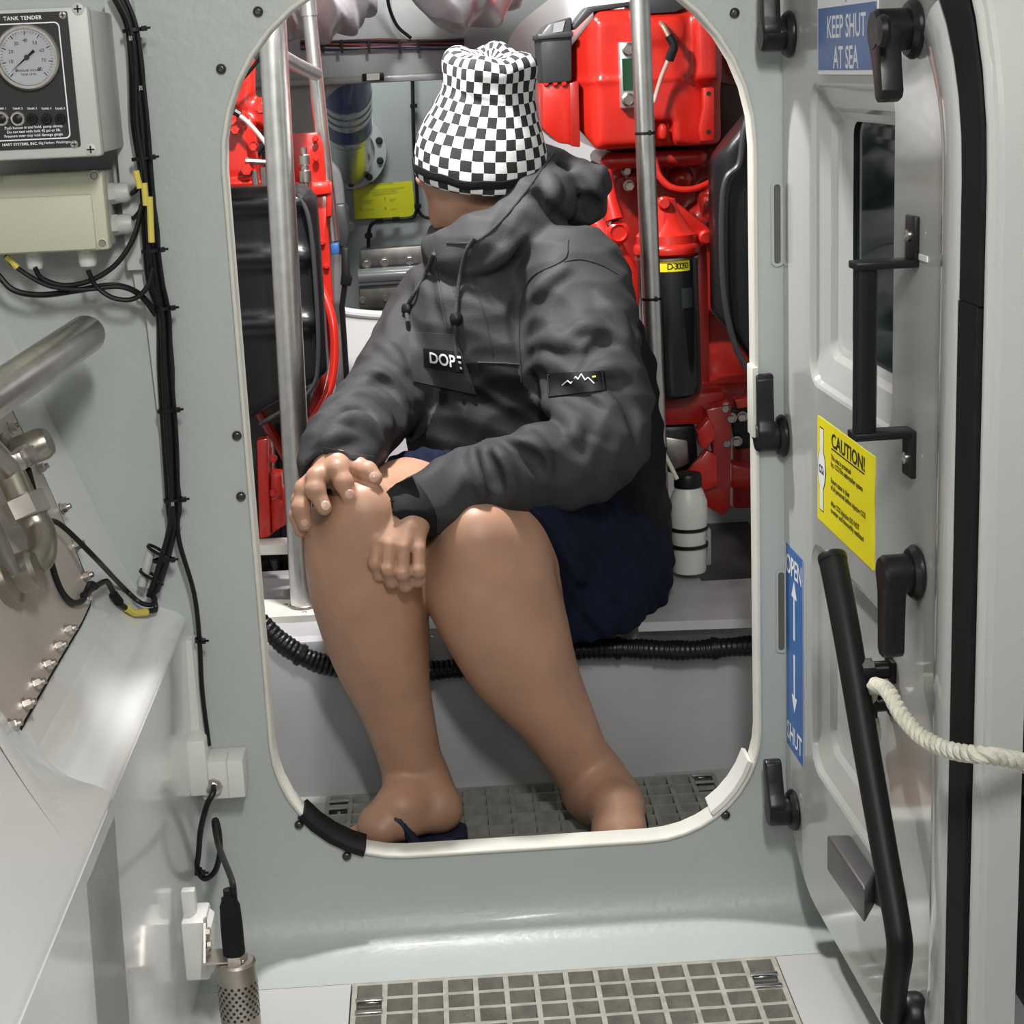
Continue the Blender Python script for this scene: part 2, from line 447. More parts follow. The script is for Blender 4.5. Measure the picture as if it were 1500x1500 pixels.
# screws round the doorway
SCR = mat('dark_screw', (0.10, 0.095, 0.09), 0.30, 0.9)
b = MB().lathe((0, 0, 0), (0, 0, 1), [(0, -.001), (.0065, -.001), (.0068, .001), (.0060, .0032), (.0040, .0048), (.0030, .0050), (.0026, .0030), (0, .0030)], 14)
scr = None
for (px, py) in [(378, 17), (324, 101), (347, 638), (353, 727), (438, 1208), (508, 1254), (1063, 1194), (1126, 553), (1076, 19)]:
    mw = zframe(PY(px, py, -.002), (0, -1, 0))
    if scr is None:
        b.v = [tuple(mw @ V(p)) for p in b.v]; scr = b.build('screw', SCR, wall_front); scr_mw = mw; base = WM[scr.name].copy()
    else: inst(scr, 'screw', wall_front, Matrix.Translation(mw.translation - scr_mw.translation) @ base)
# slots in the jamb right of the doorway
for (y0, y1, px) in [(270, 386, 1137), (838, 952, 1143)]:
    a, c = PY(px, y1, -.001), PY(px, y0, -.001)
    s_ = MB()
    s_.add(*(lambda o, hl: ([(x, -.0035, z) for x, z in hl] + [(x, -.0035, z) for x, z in o] + [(x, .0, z) for x, z in o] + [(x, .0, z) for x, z in hl], sum([[(i, (i + 1) % len(o), (i + 1) % len(o) + len(o), i + len(o)), (i + len(o), (i + 1) % len(o) + len(o), (i + 1) % len(o) + 2 * len(o), i + 2 * len(o)), (i, i + 3 * len(o), (i + 1) % len(o) + 3 * len(o), (i + 1) % len(o))] for i in range(len(o))], [])))(rrect(a.x - .007, a.z - .004, a.x + .010, c.z + .004, .007, 4), rrect(a.x - .003, a.z, a.x + .006, c.z, .004, 4)))
    so = s_.build('slot_rim', GEL, wall_front)
    MB().prism([(x, -.0012, z) for x, z in rrect(a.x - .003, a.z, a.x + .006, c.z, .004, 4)], (0, .001, 0)).build('slot_opening', mat('slot_dark', (.12, .115, .10), .7), so)

# floors, walls and ceilings of the two rooms
GX0, GX1, GY0, GY1 = -.157, .437, -.80, -.122
v2, f2 = holed([(-1.1, -4.0), (1.3, -4.0), (1.3, -.128), (-1.1, -.128)], [[(GX0 - .006, GY0), (GX1 + .006, GY0), (GX1 + .006, GY1 - .008), (GX0 - .006, GY1 - .008)]])
# well under the grating
b = MB().add([(x, y, 0) for x, y in v2], f2)
x0, x1, y0, y1, zd = GX0 - .006, GX1 + .006, GY0, GY1 - .008, -.035
b.add([(x0, y0, 0), (x1, y0, 0), (x1, y1, 0), (x0, y1, 0), (x0, y0, zd), (x1, y0, zd), (x1, y1, zd), (x0, y1, zd)], [(0, 1, 5, 4), (1, 2, 6, 5), (2, 3, 7, 6), (3, 0, 4, 7), (4, 5, 6, 7)])
struct(b.build('floor', FLOORM, smooth=False))
IX0, IX1, IY0, IY1, IZ = -.222, .447, .10, .425, .05
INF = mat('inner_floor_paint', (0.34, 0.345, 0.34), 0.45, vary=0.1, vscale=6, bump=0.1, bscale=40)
b = MB()
v2, f2 = holed([(-.85, .035), (1.15, .035), (1.15, 2.7), (-.85, 2.7)], [[(IX0, IY0), (IX1, IY0), (IX1, IY1), (IX0, IY1)]])
b.add([(x, y, IZ) for x, y in v2], f2)
zd = IZ - .03
b.add([(IX0, IY0, IZ), (IX1, IY0, IZ), (IX1, IY1, IZ), (IX0, IY1, IZ), (IX0, IY0, zd), (IX1, IY0, zd), (IX1, IY1, zd), (IX0, IY1, zd)], [(0, 1, 5, 4), (1, 2, 6, 5), (2, 3, 7, 6), (3, 0, 4, 7), (4, 5, 6, 7)])
struct(b.build('floor', INF, smooth=False))
def slab(name, lo, hi, m=GEL): return struct(MB().box(lo, hi).build(name, m, smooth=False))
slab('wall_left', (-1.15, -4.0, -.05), (-1.1, .0, 2.15)); slab('wall_right', (1.3, -4.0, -.05), (1.35, .0, 2.15)); slab('wall_rear', (-1.1, -4.05, -.05), (1.3, -4.0, 2.15))
slab('ceiling', (-1.1, -4.0, 2.15), (1.3, 0, 2.2), GELW)
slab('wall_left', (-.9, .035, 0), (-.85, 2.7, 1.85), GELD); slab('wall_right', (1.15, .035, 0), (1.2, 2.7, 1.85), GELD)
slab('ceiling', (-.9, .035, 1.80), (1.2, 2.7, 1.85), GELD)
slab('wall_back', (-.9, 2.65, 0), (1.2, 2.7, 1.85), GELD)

# gratings
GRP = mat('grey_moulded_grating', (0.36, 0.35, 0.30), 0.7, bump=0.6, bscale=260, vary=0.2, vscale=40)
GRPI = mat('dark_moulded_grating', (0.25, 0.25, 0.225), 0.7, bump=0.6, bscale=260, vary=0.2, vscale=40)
CLIP = mat('steel_clip', (0.5, 0.5, 0.5), 0.25, 1.0)
def grating(label, x0, x1, y0, y1, z, nx, ny, m, clips, w=.0036):
    t = thing('floor_grating', label, 'grating', ((x0 + x1) / 2, (y0 + y1) / 2, z - .028))
    b = MB(); h = .026
    for i in range(nx + 1):
        x = x0 + (x1 - x0) * i / nx
        b.prism([(x - w * .75, y0, z - h), (x + w * .75, y0, z - h), (x + w, y0, z), (x - w, y0, z)], (0, y1 - y0, 0))
    for j in range(ny + 1):
        y = y0 + (y1 - y0) * j / ny
        b.prism([(x0, y - w * .75, z - h), (x0, y + w * .75, z - h), (x0, y + w, z - .0004), (x0, y - w, z - .0004)], (x1 - x0, 0, 0))
    b.build('lattice', m, t, smooth=False)
    for (cx, cy) in clips:
        dx, dy = (x1 - x0) / nx / 2, (y1 - y0) / ny / 2
        c = MB().box((cx - dx + .002, cy - dy, z - .002), (cx + dx - .002, cy - dy + .009, z + .003), .001)
        c.box((cx - dx + .002, cy + dy - .009, z - .002), (cx + dx - .002, cy + dy, z + .003), .001)
        c.box((cx - dx + .004, cy - dy, z - .014), (cx + dx - .004, cy + dy, z - .011), .001)
        cl = c.build('clip', CLIP, t)
        MB().lathe((cx, cy, z - .011), (0, 0, 1), [(0, 0), (.007, 0), (.007, .004), (0, .005)], 10).build('clip_bolt', STL, cl)
    return t
px_ = (GX1 - GX0) / 14
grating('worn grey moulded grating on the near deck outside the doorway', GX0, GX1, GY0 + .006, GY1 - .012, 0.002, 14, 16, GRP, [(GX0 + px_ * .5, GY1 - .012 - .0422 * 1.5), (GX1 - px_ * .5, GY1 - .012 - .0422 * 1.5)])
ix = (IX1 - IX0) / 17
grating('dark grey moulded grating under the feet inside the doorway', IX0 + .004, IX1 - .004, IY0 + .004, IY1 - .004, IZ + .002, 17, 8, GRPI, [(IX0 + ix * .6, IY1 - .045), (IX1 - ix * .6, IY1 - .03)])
# ================================================================== WATERTIGHT DOOR (right), opened towards the camera
DA = math.radians(2.1)
SD = V((math.sin(DA), -math.cos(DA), 0)); DN = V((SD.y, -SD.x, 0))       # along the leaf, out of its face (towards -X)
DH = V((.484, -.004, 0))
DM = frame(DH, SD, -DN, (0, 0, 1))                                        # local: s, depth into the leaf, z
def DP(px, py, out=0.0):
    """door-local point where the pixel ray meets the plane that stands `out` metres proud of the leaf"""
    d = ray(px, py); o = DH + DN * out; t = (o - CAM).dot(DN) / d.dot(DN)
    return DM.inverted() @ (CAM + d * t)
GELDOOR = mat('door_gelcoat', (0.44, 0.45, 0.43), 0.13, coat=0.6, bump=0.06, bscale=9, vary=0.03, vscale=3)
door = thing('door_1', 'open grey watertight door with black clips, hinged right of the doorway', None, (0, 0, 0), mw=DM, kind='structure')
DB = lambda: MB(T=DM)
DT = .040
out = rrect(0, .098, .80, 1.42, [.17, .15, .29, .16], 12)
pk1 = (.14, .832, .50, 1.212, .035); pk2 = (.145, .30, .49, .625, .045)
h1 = rrect(*pk1[:4], pk1[4], 6); h2 = rrect(*pk2[:4], pk2[4], 6)
b = DB(); v2, f2 = holed(out, [h1, h2])
b.add([(s, 0, z) for s, z in v2], f2)
N = len(out)
rl = lambda o, e: [((.4 + (s - .4) * (1 - e / .4)), (.76 + (z - .76) * (1 - e / .66))) for s, z in o]
# rounded outer edge, then the thickness of the leaf
rings = [(out, 0), (rl(out, -.004), .003), (rl(out, -.005), .008), (rl(out, -.005), DT)]
for (o1, d1), (o2, d2) in zip(rings[:-1], rings[1:]):
    b.add([(s, d1, z) for s, z in o1] + [(s, d2, z) for s, z in o2], [(i, (i + 1) % N, (i + 1) % N + N, i + N) for i in range(N)])
b.add([(s, DT, z) for s, z in rings[-1][0]], [tuple(range(N))])
# the two pockets with rounded lips
def pocket(b, p, depth, inset, floor_hole=None):
    x0, z0, x1, z1, r = p
    steps = [(0, 0), (.003, .002), (.006, .008), (inset * .75, depth - .010), (inset * .9, depth - .003), (inset + .004, depth)]
    R = [rrect(x0 + e, z0 + e * 1.2, x1 - e, z1 - e, max(r - e * .4, .01), 6) for e, d in steps]
    K = len(R[0])
    for i in range(len(steps) - 1):
        b.add([(s, steps[i][1], z) for s, z in R[i]] + [(s, steps[i + 1][1], z) for s, z in R[i + 1]], [(q, (q + 1) % K, (q + 1) % K + K, q + K) for q in range(K)])
    if floor_hole:
        v, f = holed(R[-1], [floor_hole]); b.add([(s, depth, z) for s, z in v], f)
    else: b.add([(s, depth, z) for s, z in R[-1]], [tuple(range(K))])
PD = .030
win = rrect(.236, .886, .462, 1.166, .018, 5)
pocket(b, pk1, PD, .040, win)
pocket(b, pk2, .030, .034)
leaf = b.build('door_leaf', GELDOOR, door, angle=40)
# window set in the pocket
w1 = DB(); k = len(win)
w1.add([(s, PD, z) for s, z in win] + [(s, PD + .008, z) for s, z in win], [(i, (i + 1) % k, (i + 1) % k + k, i + k) for i in range(k)])
wf = w1.build('window_frame', RUB, door)
GLS = mat('dark_window_glass', (0.012, 0.022, 0.022), 0.05, spec=0.6)
DB().prism([(s, PD + .004, z) for s, z in win], (0, .004, 0)).build('window_pane', GLS, wf)
# raised bead and black gasket following the free edge
def edge_path(off, s_start, n=10):
    """down the top edge, round the corner, down the free edge and round the lower corner"""
    x1, z0, z1, r0, r1 = .80 - off, .098 + off, 1.42 - off, max(.15 - off, .02), max(.29 - off, .02)
    P = [V((s_start, 0, z1)), V(((s_start + x1 - r1) / 2, 0, z1))]
    P += [V((x1 - r1 + r1 * math.sin(a), 0, z1 - r1 + r1 * math.cos(a))) for a in np.linspace(0, PI / 2, n)]
    P += [V((x1, 0, z)) for z in np.linspace(z1 - r1, z0 + r0, 14)[1:-1]]
    P += [V((x1 - r0 + r0 * math.cos(a), 0, z0 + r0 - r0 * math.sin(a))) for a in np.linspace(0, PI / 2, n)][:-4]
    return P
def efn(P):
    def fn(i):
        t = (P[min(i + 1, len(P) - 1)] - P[max(i - 1, 0)]).normalized()
        return t.cross(V((0, 1, 0))).normalized(), V((0, -1, 0))
    return fn
P = edge_path(.105, .30)[6:]
DB().sweep(P, [(-.042, -.0005), (-.034, .0012), (-.026, .0045), (-.014, .009), (.004, .011), (.018, .010), (.028, .006), (.033, -.002)], efn(P)).build('edge_bead', GELDOOR, door, angle=60)
P = edge_path(.043, .36)
gp = lambda w0, w1, h: [(w0, -.001), (w0, h - .001), (w0 + .001, h), (w1 - .001, h), (w1, h - .001), (w1, -.001)]
i0 = min(range(len(P)), key=lambda i: abs(P[i].z - 1.04) + (9 if P[i].x < .7 else 0))
zs = 1.015
top = [p for p in P[:i0 + 1] if p.z > zs] + [V((.757, 0, zs))]
bot = [V((.757, 0, zs - .001))] + [p for p in P[i0:] if p.z < zs - .002]
DB().sweep(top, gp(-.029, .027, .006), efn(top)).build('gasket', RUB, door)
DB().sweep(bot, gp(-.029, .023, .007), efn(bot)).build('gasket', RUB, door)
for z in (.93, .86, .60):
    DB().box((.7265, -.0065, z - .018), (.731, 0, z + .018), .001).build('gasket_tab', RUB, door)
P = edge_path(.004, .36)
DB().sweep(P, [(-.006, -.002), (-.005, .004), (0, .006), (.004, .004), (.006, -.003)], efn(P)).build('outer_bead', GELDOOR, door, angle=60)

# clips (dogs): flange, boss, swinging lever
KNOB = mat('clip_black', (0.009, 0.009, 0.010), 0.36, bump=0.15, bscale=90, spec=.35)
def clip(px, py, ang, length, wid=.026, stand=.042, cap_r=.021):
    c = DP(px, py, 0.0); c.y = 0
    t = DB()
    t.lathe(c, (0, -1, 0), [(0, 0), (.027, 0), (.030, .003), (.030, .006), (.026, .011), (.020, .012), (0, .012)], 26)
    fl = t.build('clip_flange', KNOB, door)
    bo = DB().lathe(c + V((0, -.010, 0)), (0, -1, 0), [(0, 0), (cap_r * .96, 0), (cap_r, .004), (cap_r, stand - .014), (cap_r - .003, stand - .010), (0, stand - .010)], 24)
    bo.build('clip_boss', KNOB, fl)
    d = V((math.sin(ang), 0, math.cos(ang))); e = V((math.cos(ang), 0, -math.sin(ang)))
    h = .023; o = c + V((0, -stand + .001 + h, 0))
    bm = bmesh.new(); prof = []
    for (u, w2) in [(0.0, cap_r), (.5 * cap_r, cap_r * .98), (cap_r * 1.15, wid * .62), (length * .55, wid * .54), (length - .006, wid * .5), (length, wid * .5 - .006)]:
        prof.append((u, w2))
    pts = [o + d * u + e * w for u, w in prof] + [o + d * u - e * w for u, w in prof[::-1]]
    vs1 = [bm.verts.new(p) for p in pts]; f = bm.faces.new(vs1)
    r = bmesh.ops.extrude_face_region(bm, geom=[f])
    bmesh.ops.translate(bm, vec=(0, -h, 0), verts=[q for q in r['geom'] if isinstance(q, bmesh.types.BMVert)])
    bmesh.ops.bevel(bm, geom=bm.edges[:], offset=.0022, segments=2, profile=.5, affect='EDGES')
    DB().bm(bm).build('clip_lever', KNOB, fl)
    return fl
dn = PI
clip(1346, 838, dn, .092)                         # right of the caution sign, hanging
clip(1343, 42, dn - .30, .072, stand=.046)        # beside the blue sign
clip(1150, 638, -.03, .088)                       # hinge side, middle
clip(1160, 50, 0, .085)                           # hinge side, top
clip(1166, 1186, -.30, .075)                      # hinge side, bottom
# small turn button on the upper clip
c = DP(1300, 45, .046); DB().lathe(c, (0, -1, 0), [(0, 0), (.014, 0), (.016, .004), (.014, .009), (0, .010)], 20).build('clip_cap', BLK, door)

# signs
def sticker(name, px0, s0, z0, s1, z1, m, border=None, label=None):
    o = DB().prism([(s, -.0008, z) for s, z in rrect(s0, z0, s1, z1, .003, 3)], (0, .0007, 0)).build(name, m, door, smooth=False)
    if label: o['label'] = label
    return o
def dtext(body, s, z, size, m, parent, **kw):
    return text(body, 'lettering', DM @ frame((s, -.0012, z), (1, 0, 0), (0, 0, 1), (0, -1, 0)), size, m, parent, **kw)
k1 = sticker('keep_shut_sign', 0, .184, 1.222, .436, 1.345, WST, label='white and blue sign that says keep shut at sea')
DB().prism([(s, -.0011, z) for s, z in rrect(.188, 1.227, .432, 1.299, .001, 2)], (0, .0003, 0)).build('blue_field', BLUED, k1, smooth=False)
dtext('KEEP SHUT', .310, 1.293, .036, WST, k1, bold=.012, align='CENTER', sx=.92)
dtext('AT SEA', .310, 1.258, .036, WST, k1, bold=.012, align='CENTER', sx=.92)
DB().prism([(s, -.0011, z) for s, z in [(.300, 1.320), (.310, 1.302), (.320, 1.320), (.318, 1.345), (.302, 1.345)]], (0, .0003, 0)).build('emblem', BLUED, k1, smooth=False)
k2 = sticker('caution_sign', 0, .183, .6605, .439, .797, YEL, label='yellow caution sign about gas in the engine room')
bp = [(s, -.0011, z) for s, z in [(.196, .675), (.214, .675), (.214, .705), (.222, .715), (.227, .730), (.222, .745), (.214, .755), (.214, .785), (.196, .785), (.196, .755), (.188, .745), (.185, .730), (.188, .715), (.196, .705)]]
DB().prism(bp, (0, .0002, 0)).build('gas_bottle_outline', BST, k2, smooth=False)
cx_, cz_ = .2055, .73
DB().prism([(cx_ + (s - cx_) * .86, -.0013, cz_ + (z - cz_) * .97) for s, y, z in bp], (0, .0002, 0)).build('gas_bottle', WST, k2, smooth=False)
text('CO', 'lettering', DM @ frame((.193, -.0016, .737), (1, 0, 0), (0, 0, 1), (0, -1, 0)), .015, BST, k2, bold=.03, sx=.95)
text('2', 'lettering', DM @ frame((.214, -.0016, .731), (1, 0, 0), (0, 0, 1), (0, -1, 0)), .008, BST, k2, bold=.02)
dtext('CAUTION!', .252, .7905, .0250, BST, k2, bold=.018, sx=1.24)
DB().box((.252, -.0012, .7665), (.398, -.0009, .7682)).build('underline', BST, k2, smooth=False)
for body, z in [('This area is protected\nby a CO2 fire extinguisher system', .7615), ('Ensure space is clear\nof all personnel before injecting CO2', .7315), ('After CO2 injection DO NOT\nre-enter until thoroughly ventilated', .7015)]:
    dtext(body, .250, z, .0098, BST, k2, bold=.02, sx=1.04, line=.92)
k3 = sticker('open_shut_sign', 0, .006, .279, .108, .580, BLUE, label='blue sign with arrows reading open above and shut below')
BRD = WST
dtext('OPEN', .057, .572, .0390, WST, k3, bold=.015, align='CENTER', sx=.88)
dtext('SHUT', .057, .322, .0390, WST, k3, bold=.015, align='CENTER', sx=.88)
for (z0, z1, zt) in [(.450, .512, .536), (.428, .366, .342)]:
    q = DB(); q.prism([(.053, -.0011, z0), (.061, -.0011, z0), (.060, -.0011, z1), (.054, -.0011, z1)], (0, .0002, 0)); q.prism([(.042, -.0011, z1), (.072, -.0011, z1), (.057, -.0011, zt)], (0, .0002, 0))
    q.build('arrow', WST, k3, smooth=False)
for (a, c2) in [((.006, .279, .0075, .580), 0), ((.1065, .279, .108, .580), 0)]:
    DB().box((a[0], -.0011, a[1]), (a[2], -.0008, a[3])).build('sign_border', WST, k3, smooth=False)
# fallen little label strips on the leaf
for (px, py, wd) in [(1350, 377, .030)]:
    p = DP(px, py, 0); DB().box((p.x - .02, -.001, p.z - .003), (p.x + .02, 0, p.z + .003)).build('label_strip', WST, door, smooth=False)

# vertical grab bar beside the window, standing off on two brackets
GB = .052
gu, gl = DP(1268, 388, GB), DP(1266, 637, GB)
bar = DB().tube([V((gu.x, -GB, gu.z + .004)), V((gl.x, -GB, gl.z - .002))], .0125, 20)
gb = bar.build('grab_bar', BLK, door)
for (p, zz, up) in [(gu, gu.z, 1), (gl, gl.z, -1)]:
    q = DB(); w_ = .016
    q.box((p.x - w_, -GB - .014, zz - .004), (p.x + w_, -.003, zz + .004), .0015)
    q.box((p.x - w_, -.006, zz - (.004 if up > 0 else .048)), (p.x + w_, 0, zz + (.048 if up > 0 else .004)), .0015)
    bk = q.build('bracket', BLK, gb)
    q = DB().lathe((p.x, -.006, zz + up * .028), (0, -1, 0), [(0, 0), (.0065, 0), (.0065, .003), (.003, .005), (0, .004)], 12)
    q.build('bracket_screw', STL, bk)

# long black operating lever with a bent foot
LO = .045
def L(px, py, o=LO): return DP(px, py, o)
lp = [L(1219, 815), L(1240, 925), L(1268, 1090), L(1296, 1250), L(1314, 1352, .046), L(1318, 1395, .046), L(1312, 1440, .043), L(1307, 1490, .036)]
fix = [lp[0], lp[1], lp[2], lp[3]]
lever = DB().tube(lp, .0140, 20, smooth=6, rs=[.0165, .0160, .0152, .0146, .0142, .0142, .0140, .0135]).build('operating_lever', mat('lever_black', (.006, .006, .006), .5, bump=.05, spec=.25), door)
e = (lp[0] - lp[1]).normalized()
DB().lathe(lp[0] - e * .004, e, [(0, -.002), (.0172, -.002), (.0172, .004), (.0160, .0065), (0, .0075)], 20).build('lever_cap', BLK, lever)
f0 = lp[-1]
q = DB(); q.lathe((f0.x - .004, 0, f0.z - .004), (0, -1, 0), [(0, 0), (.026, 0), (.028, .004), (.028, .018), (.024, .024), (.016, .028), (0, .028)], 24)
q.build('lever_hub', BLK, lever)

# rope clips
for i, (px, py, sgn) in enumerate([(1308, 980, 1), (1306, 1028, 1)]):
    c = DP(px, py, .0); c.y = 0
    q = DB(); q.box((c.x - .015, -.006, c.z - .013), (c.x + .015, 0, c.z + .013), .002)
    q.tube([c, c + V((0, -.034, 0))], .0105, 16)
    rc = q.build('rope_clip', BLK, door)
    q = DB()
    if i == 0:
        q.prism([c + V((-.012, -.024, -.006)), c + V((.010, -.024, -.014)), c + V((.013, -.024, .008)), c + V((-.004, -.024, .014))], (0, -.014, 0))
    else:
        q.prism([c + V((-.016, -.020, -.004)), c + V((.012, -.020, -.014)), c + V((.014, -.020, .006)), c + V((-.010, -.020, .012))], (0, -.020, 0))
    q.build('clip_jaw', KNOB, rc)
    DB().lathe(c + V((0, -.034, 0)), (0, -1, 0), [(0, 0), (.006, 0), (.005, .003), (0, .003)], 12).build('clip_screw', STL, rc)
# bent metal cover low on the leaf
CVR = mat('grey_anodised_cover', (0.16, 0.155, 0.16), 0.38, 0.7, bump=.05)
a, c = DP(1213, 1245, .028), DP(1264, 1320, .028)
s0, s1 = a.x, c.x
z1 = DP(1213, 1222, .028).z; z0 = DP(1213, 1275, .028).z
bm = bmesh.new()
vv = [bm.verts.new(p) for p in [(s0, -.030, z0), (s1, -.026, z0 + .004), (s1, -.026, z1), (s0, -.030, z1), (s0 + .004, 0, z0), (s1 - .045, 0, z0 + .004), (s1 - .045, 0, z1), (s0 + .004, 0, z1)]]
for fq in [(0, 1, 2, 3), (4, 7, 6, 5), (0, 4, 5, 1), (1, 5, 6, 2), (2, 6, 7, 3), (3, 7, 4, 0)]: bm.faces.new([vv[i] for i in fq])
bmesh.ops.bevel(bm, geom=bm.edges[:], offset=.004, segments=3, profile=.5, affect='EDGES')
DB().bm(bm).build('latch_cover', CVR, door)

# the rope: three strands laid round one another, run over the free edge and on to the right
ROPE = mat('white_rope', (0.62, 0.60, 0.50), 0.85, bump=0.5, bscale=300, vary=0.15, vscale=60)
q = [DM @ DP(1281, 1003, .030), DM @ DP(1300, 1012, .040), DM @ DP(1320, 1046, .042), DM @ DP(1345, 1075, .040), DM @ DP(1375, 1093, .036), DM @ DP(1405, 1102, .030)]
tail = [V((q[-1].x + .03, q[-1].y - .075, 0)), V((q[-1].x + .10, q[-1].y - .10, 0)), V((q[-1].x + .22, q[-1].y - .10, 0))]
q += [PX(1440, 1106, q[-1].x + .012), PX(1470, 1110, q[-1].x + .035), PX(1500, 1116, q[-1].x + .06), PX(1540, 1122, q[-1].x + .09)]
cl = catmull(q, 14)
rp = thing('rope', 'twisted white rope held by the black clips, leading right across the door edge', 'rope', tuple(cl[0]))
def strand_set(cl, r, turns_per_m, name):
    T = [(cl[min(i + 1, len(cl) - 1)] - cl[max(i - 1, 0)]).normalized() for i in range(len(cl))]
    u = T[0].cross(V((0, 0, 1))).normalized(); L_ = 0; F = []
    for i in range(len(cl)):
        if i: L_ += (cl[i] - cl[i - 1]).length
        u = (u - T[i] * u.dot(T[i])).normalized(); F.append((u.copy(), T[i].cross(u), L_))
    for s in range(3):
        P = []
        for i in range(len(cl)):
            a = F[i][2] * turns_per_m * 2 * PI + s * 2 * PI / 3
            P.append(cl[i] + (F[i][0] * math.cos(a) + F[i][1] * math.sin(a)) * r * .52)
        MB().tube(P, r * .56, 8).build(name, ROPE, rp)
def resample(P, d):
    out_ = [P[0]]; acc = 0
    for a, b2 in zip(P[:-1], P[1:]):
        L_ = (b2 - a).length; t = d - acc
        while t <= L_: out_.append(a.lerp(b2, t / L_)); t += d
        acc = (acc + L_) % d if L_ > 0 else acc
    return out_
cl = resample(cl, .0025)
strand_set(cl, .0085, 26, 'rope_strand')
# loose whipped end hanging behind the lever
q = [DM @ DP(1281, 1003, .030), DM @ DP(1276, 1018, .028), DM @ DP(1276, 1045, .022), DM @ DP(1282, 1070, .016), DM @ DP(1279, 1092, .012)]
strand_set(resample(catmull(q, 14), .0025), .0070, 26, 'rope_end_strand')
# thick splice where the rope turns on itself
q = [PX(1428, 1103, .543), PX(1455, 1112, .56), PX(1490, 1118, .578), PX(1530, 1126, .60)]
MB().tube(catmull(q, 6), .010, 10, rs=[.004, .0105, .0095, .0100]).build('rope_splice', ROPE, rp)
# ================================================================== LEFT: CONSOLE, BOXES, CABLES
A0, B0 = V((-.575, 0, .955)), V((-.428, 0, .544))
SLD = (B0 - A0).normalized(); SLN = V((-SLD.z, 0, SLD.x)).normalized()      # down the slope; out of the slope (right and up)
if SLN.x < 0: SLN = -SLN
def SL(px, py, off=0.0):
    d = ray(px, py); o = A0 + SLN * off; return CAM + d * ((o - CAM).dot(SLN) / d.dot(SLN))
# moulded console: section swept towards the camera, with a recess that ends in a rounded corner
yr = PZ(70, 1190, .53).y
def section(t):
    """t 0 in the recess, 1 beyond it: list of (x, z)"""
    C = (-.366, .512)
    rec = [(-.80, 1.584), (-.575, .955), (-.452, .612), (-.437, .572), (-.426, .552), (-.410, .538), (-.392, .530), (-.378, .524), (-.370, .517), (C[0], .508), (-.366, .49), (-.372, .30), (-.380, 0.0)]
    ful = [(-.80, 1.50), (-.66, 1.18), (-.515, .83), (-.49, .77), (-.47, .722), (-.44, .655), (-.415, .60), (-.392, .555), (-.375, .525), (C[0], .508), (-.366, .49), (-.372, .30), (-.380, 0.0)]
    return [(a[0] * (1 - t) + b_[0] * t, a[1] * (1 - t) + b_[1] * t) for a, b_ in zip(rec, ful)]
ys = [0, -.02] + list(np.linspace(-.06, yr + .06, 6)) + list(np.linspace(yr + .05, yr - .09, 12)) + [-.62, -.8, -1.1, -1.5]
rows = []
for y in ys:
    t = min(max((yr + .05 - y) / .14, 0), 1); t = t * t * (3 - 2 * t)
    sec = section(t); P = catmull([(x, 0, z) for x, z in sec], 4)
    rows.append([(p.x, y, p.z) for p in P])
b = MB(); m = len(rows[0])
b.add([p for r in rows for p in r], [(i * m + j, i * m + j + 1, (i + 1) * m + j + 1, (i + 1) * m + j) for i in range(len(rows) - 1) for j in range(m - 1)])
console = thing('machinery_console', 'white moulded console with sloping recess, running from the bulkhead along the left side', 'console', (-.5, -.7, 0), kind='structure')
for k_ in ('category',):
    del console[k_]
b.build('console_shell', GELW, console, angle=80)
from mathutils.bvhtree import BVHTree
CBV = BVHTree.FromPolygons(b.v, b.f)
def CON(px, py, off=.006):
    d = ray(px, py).normalized(); r = CBV.ray_cast(CAM, d, 6.0); n_ = r[1] if r[1].dot(d) < 0 else -r[1]
    return r[0] + n_ * off
# bolted stainless inspection plate in the recess
PLT = mat('pinkish_steel_plate', (0.58, 0.52, 0.47), 0.42, 0.45, vary=0.10, vscale=5, bump=0.05)
plate = thing('inspection_plate', 'bolted stainless steel plate set in the recess of the white console', 'plate', tuple(SL(20, 900)))
pp = [SL(*q, .004) for q in [(-70, 430), (15, 612), (60, 705), (98, 792), (118, 845), (126, 872), (126, 886), (114, 912), (70, 985), (0, 1106), (-60, 1190), (-190, 1000)]]
MB().prism(pp, SLN * .006).build('plate', PLT, plate, smooth=False)
gk = [SL(*q, .001) for q in [(-70, 425), (17, 608), (62, 702), (100, 789), (121, 842), (130, 872), (129, 889), (116, 917), (72, 991), (2, 1116), (-58, 1200), (-190, 1000)]]
MB().prism(gk, SLN * .004).build('plate_gasket', RUB, plate, smooth=False)
bp0 = None
for (px, py) in [(15, 627), (57, 687), (90, 746), (110, 800), (123, 846), (121, 880), (98, 924), (83, 948), (67, 975), (51, 1003), (36, 1033), (15, 1064)]:
    p = SL(px, py, .010); mw = zframe(p, SLN, (0, 1, 0))
    if bp0 is None:
        q = MB(T=mw); q.lathe((0, 0, 0), (0, 0, 1), [(0, 0), (.0085, 0), (.0085, .0015), (.0055, .0016)], 16); q.lathe((0, 0, .0014), (0, 0, 1), [(.0062, 0), (.0062, .006), (.0050, .0075), (0, .0075)], 6); q.lathe((0, 0, .008), (0, 0, 1), [(.0036, 0), (.0036, .005), (0, .006)], 10)
        bp0 = q.build('bolt', STL, plate, angle=30); bmw = mw.translation.copy(); bw = WM[bp0.name].copy()
    else: inst(bp0, 'bolt', plate, Matrix.Translation(p - bmw) @ bw)

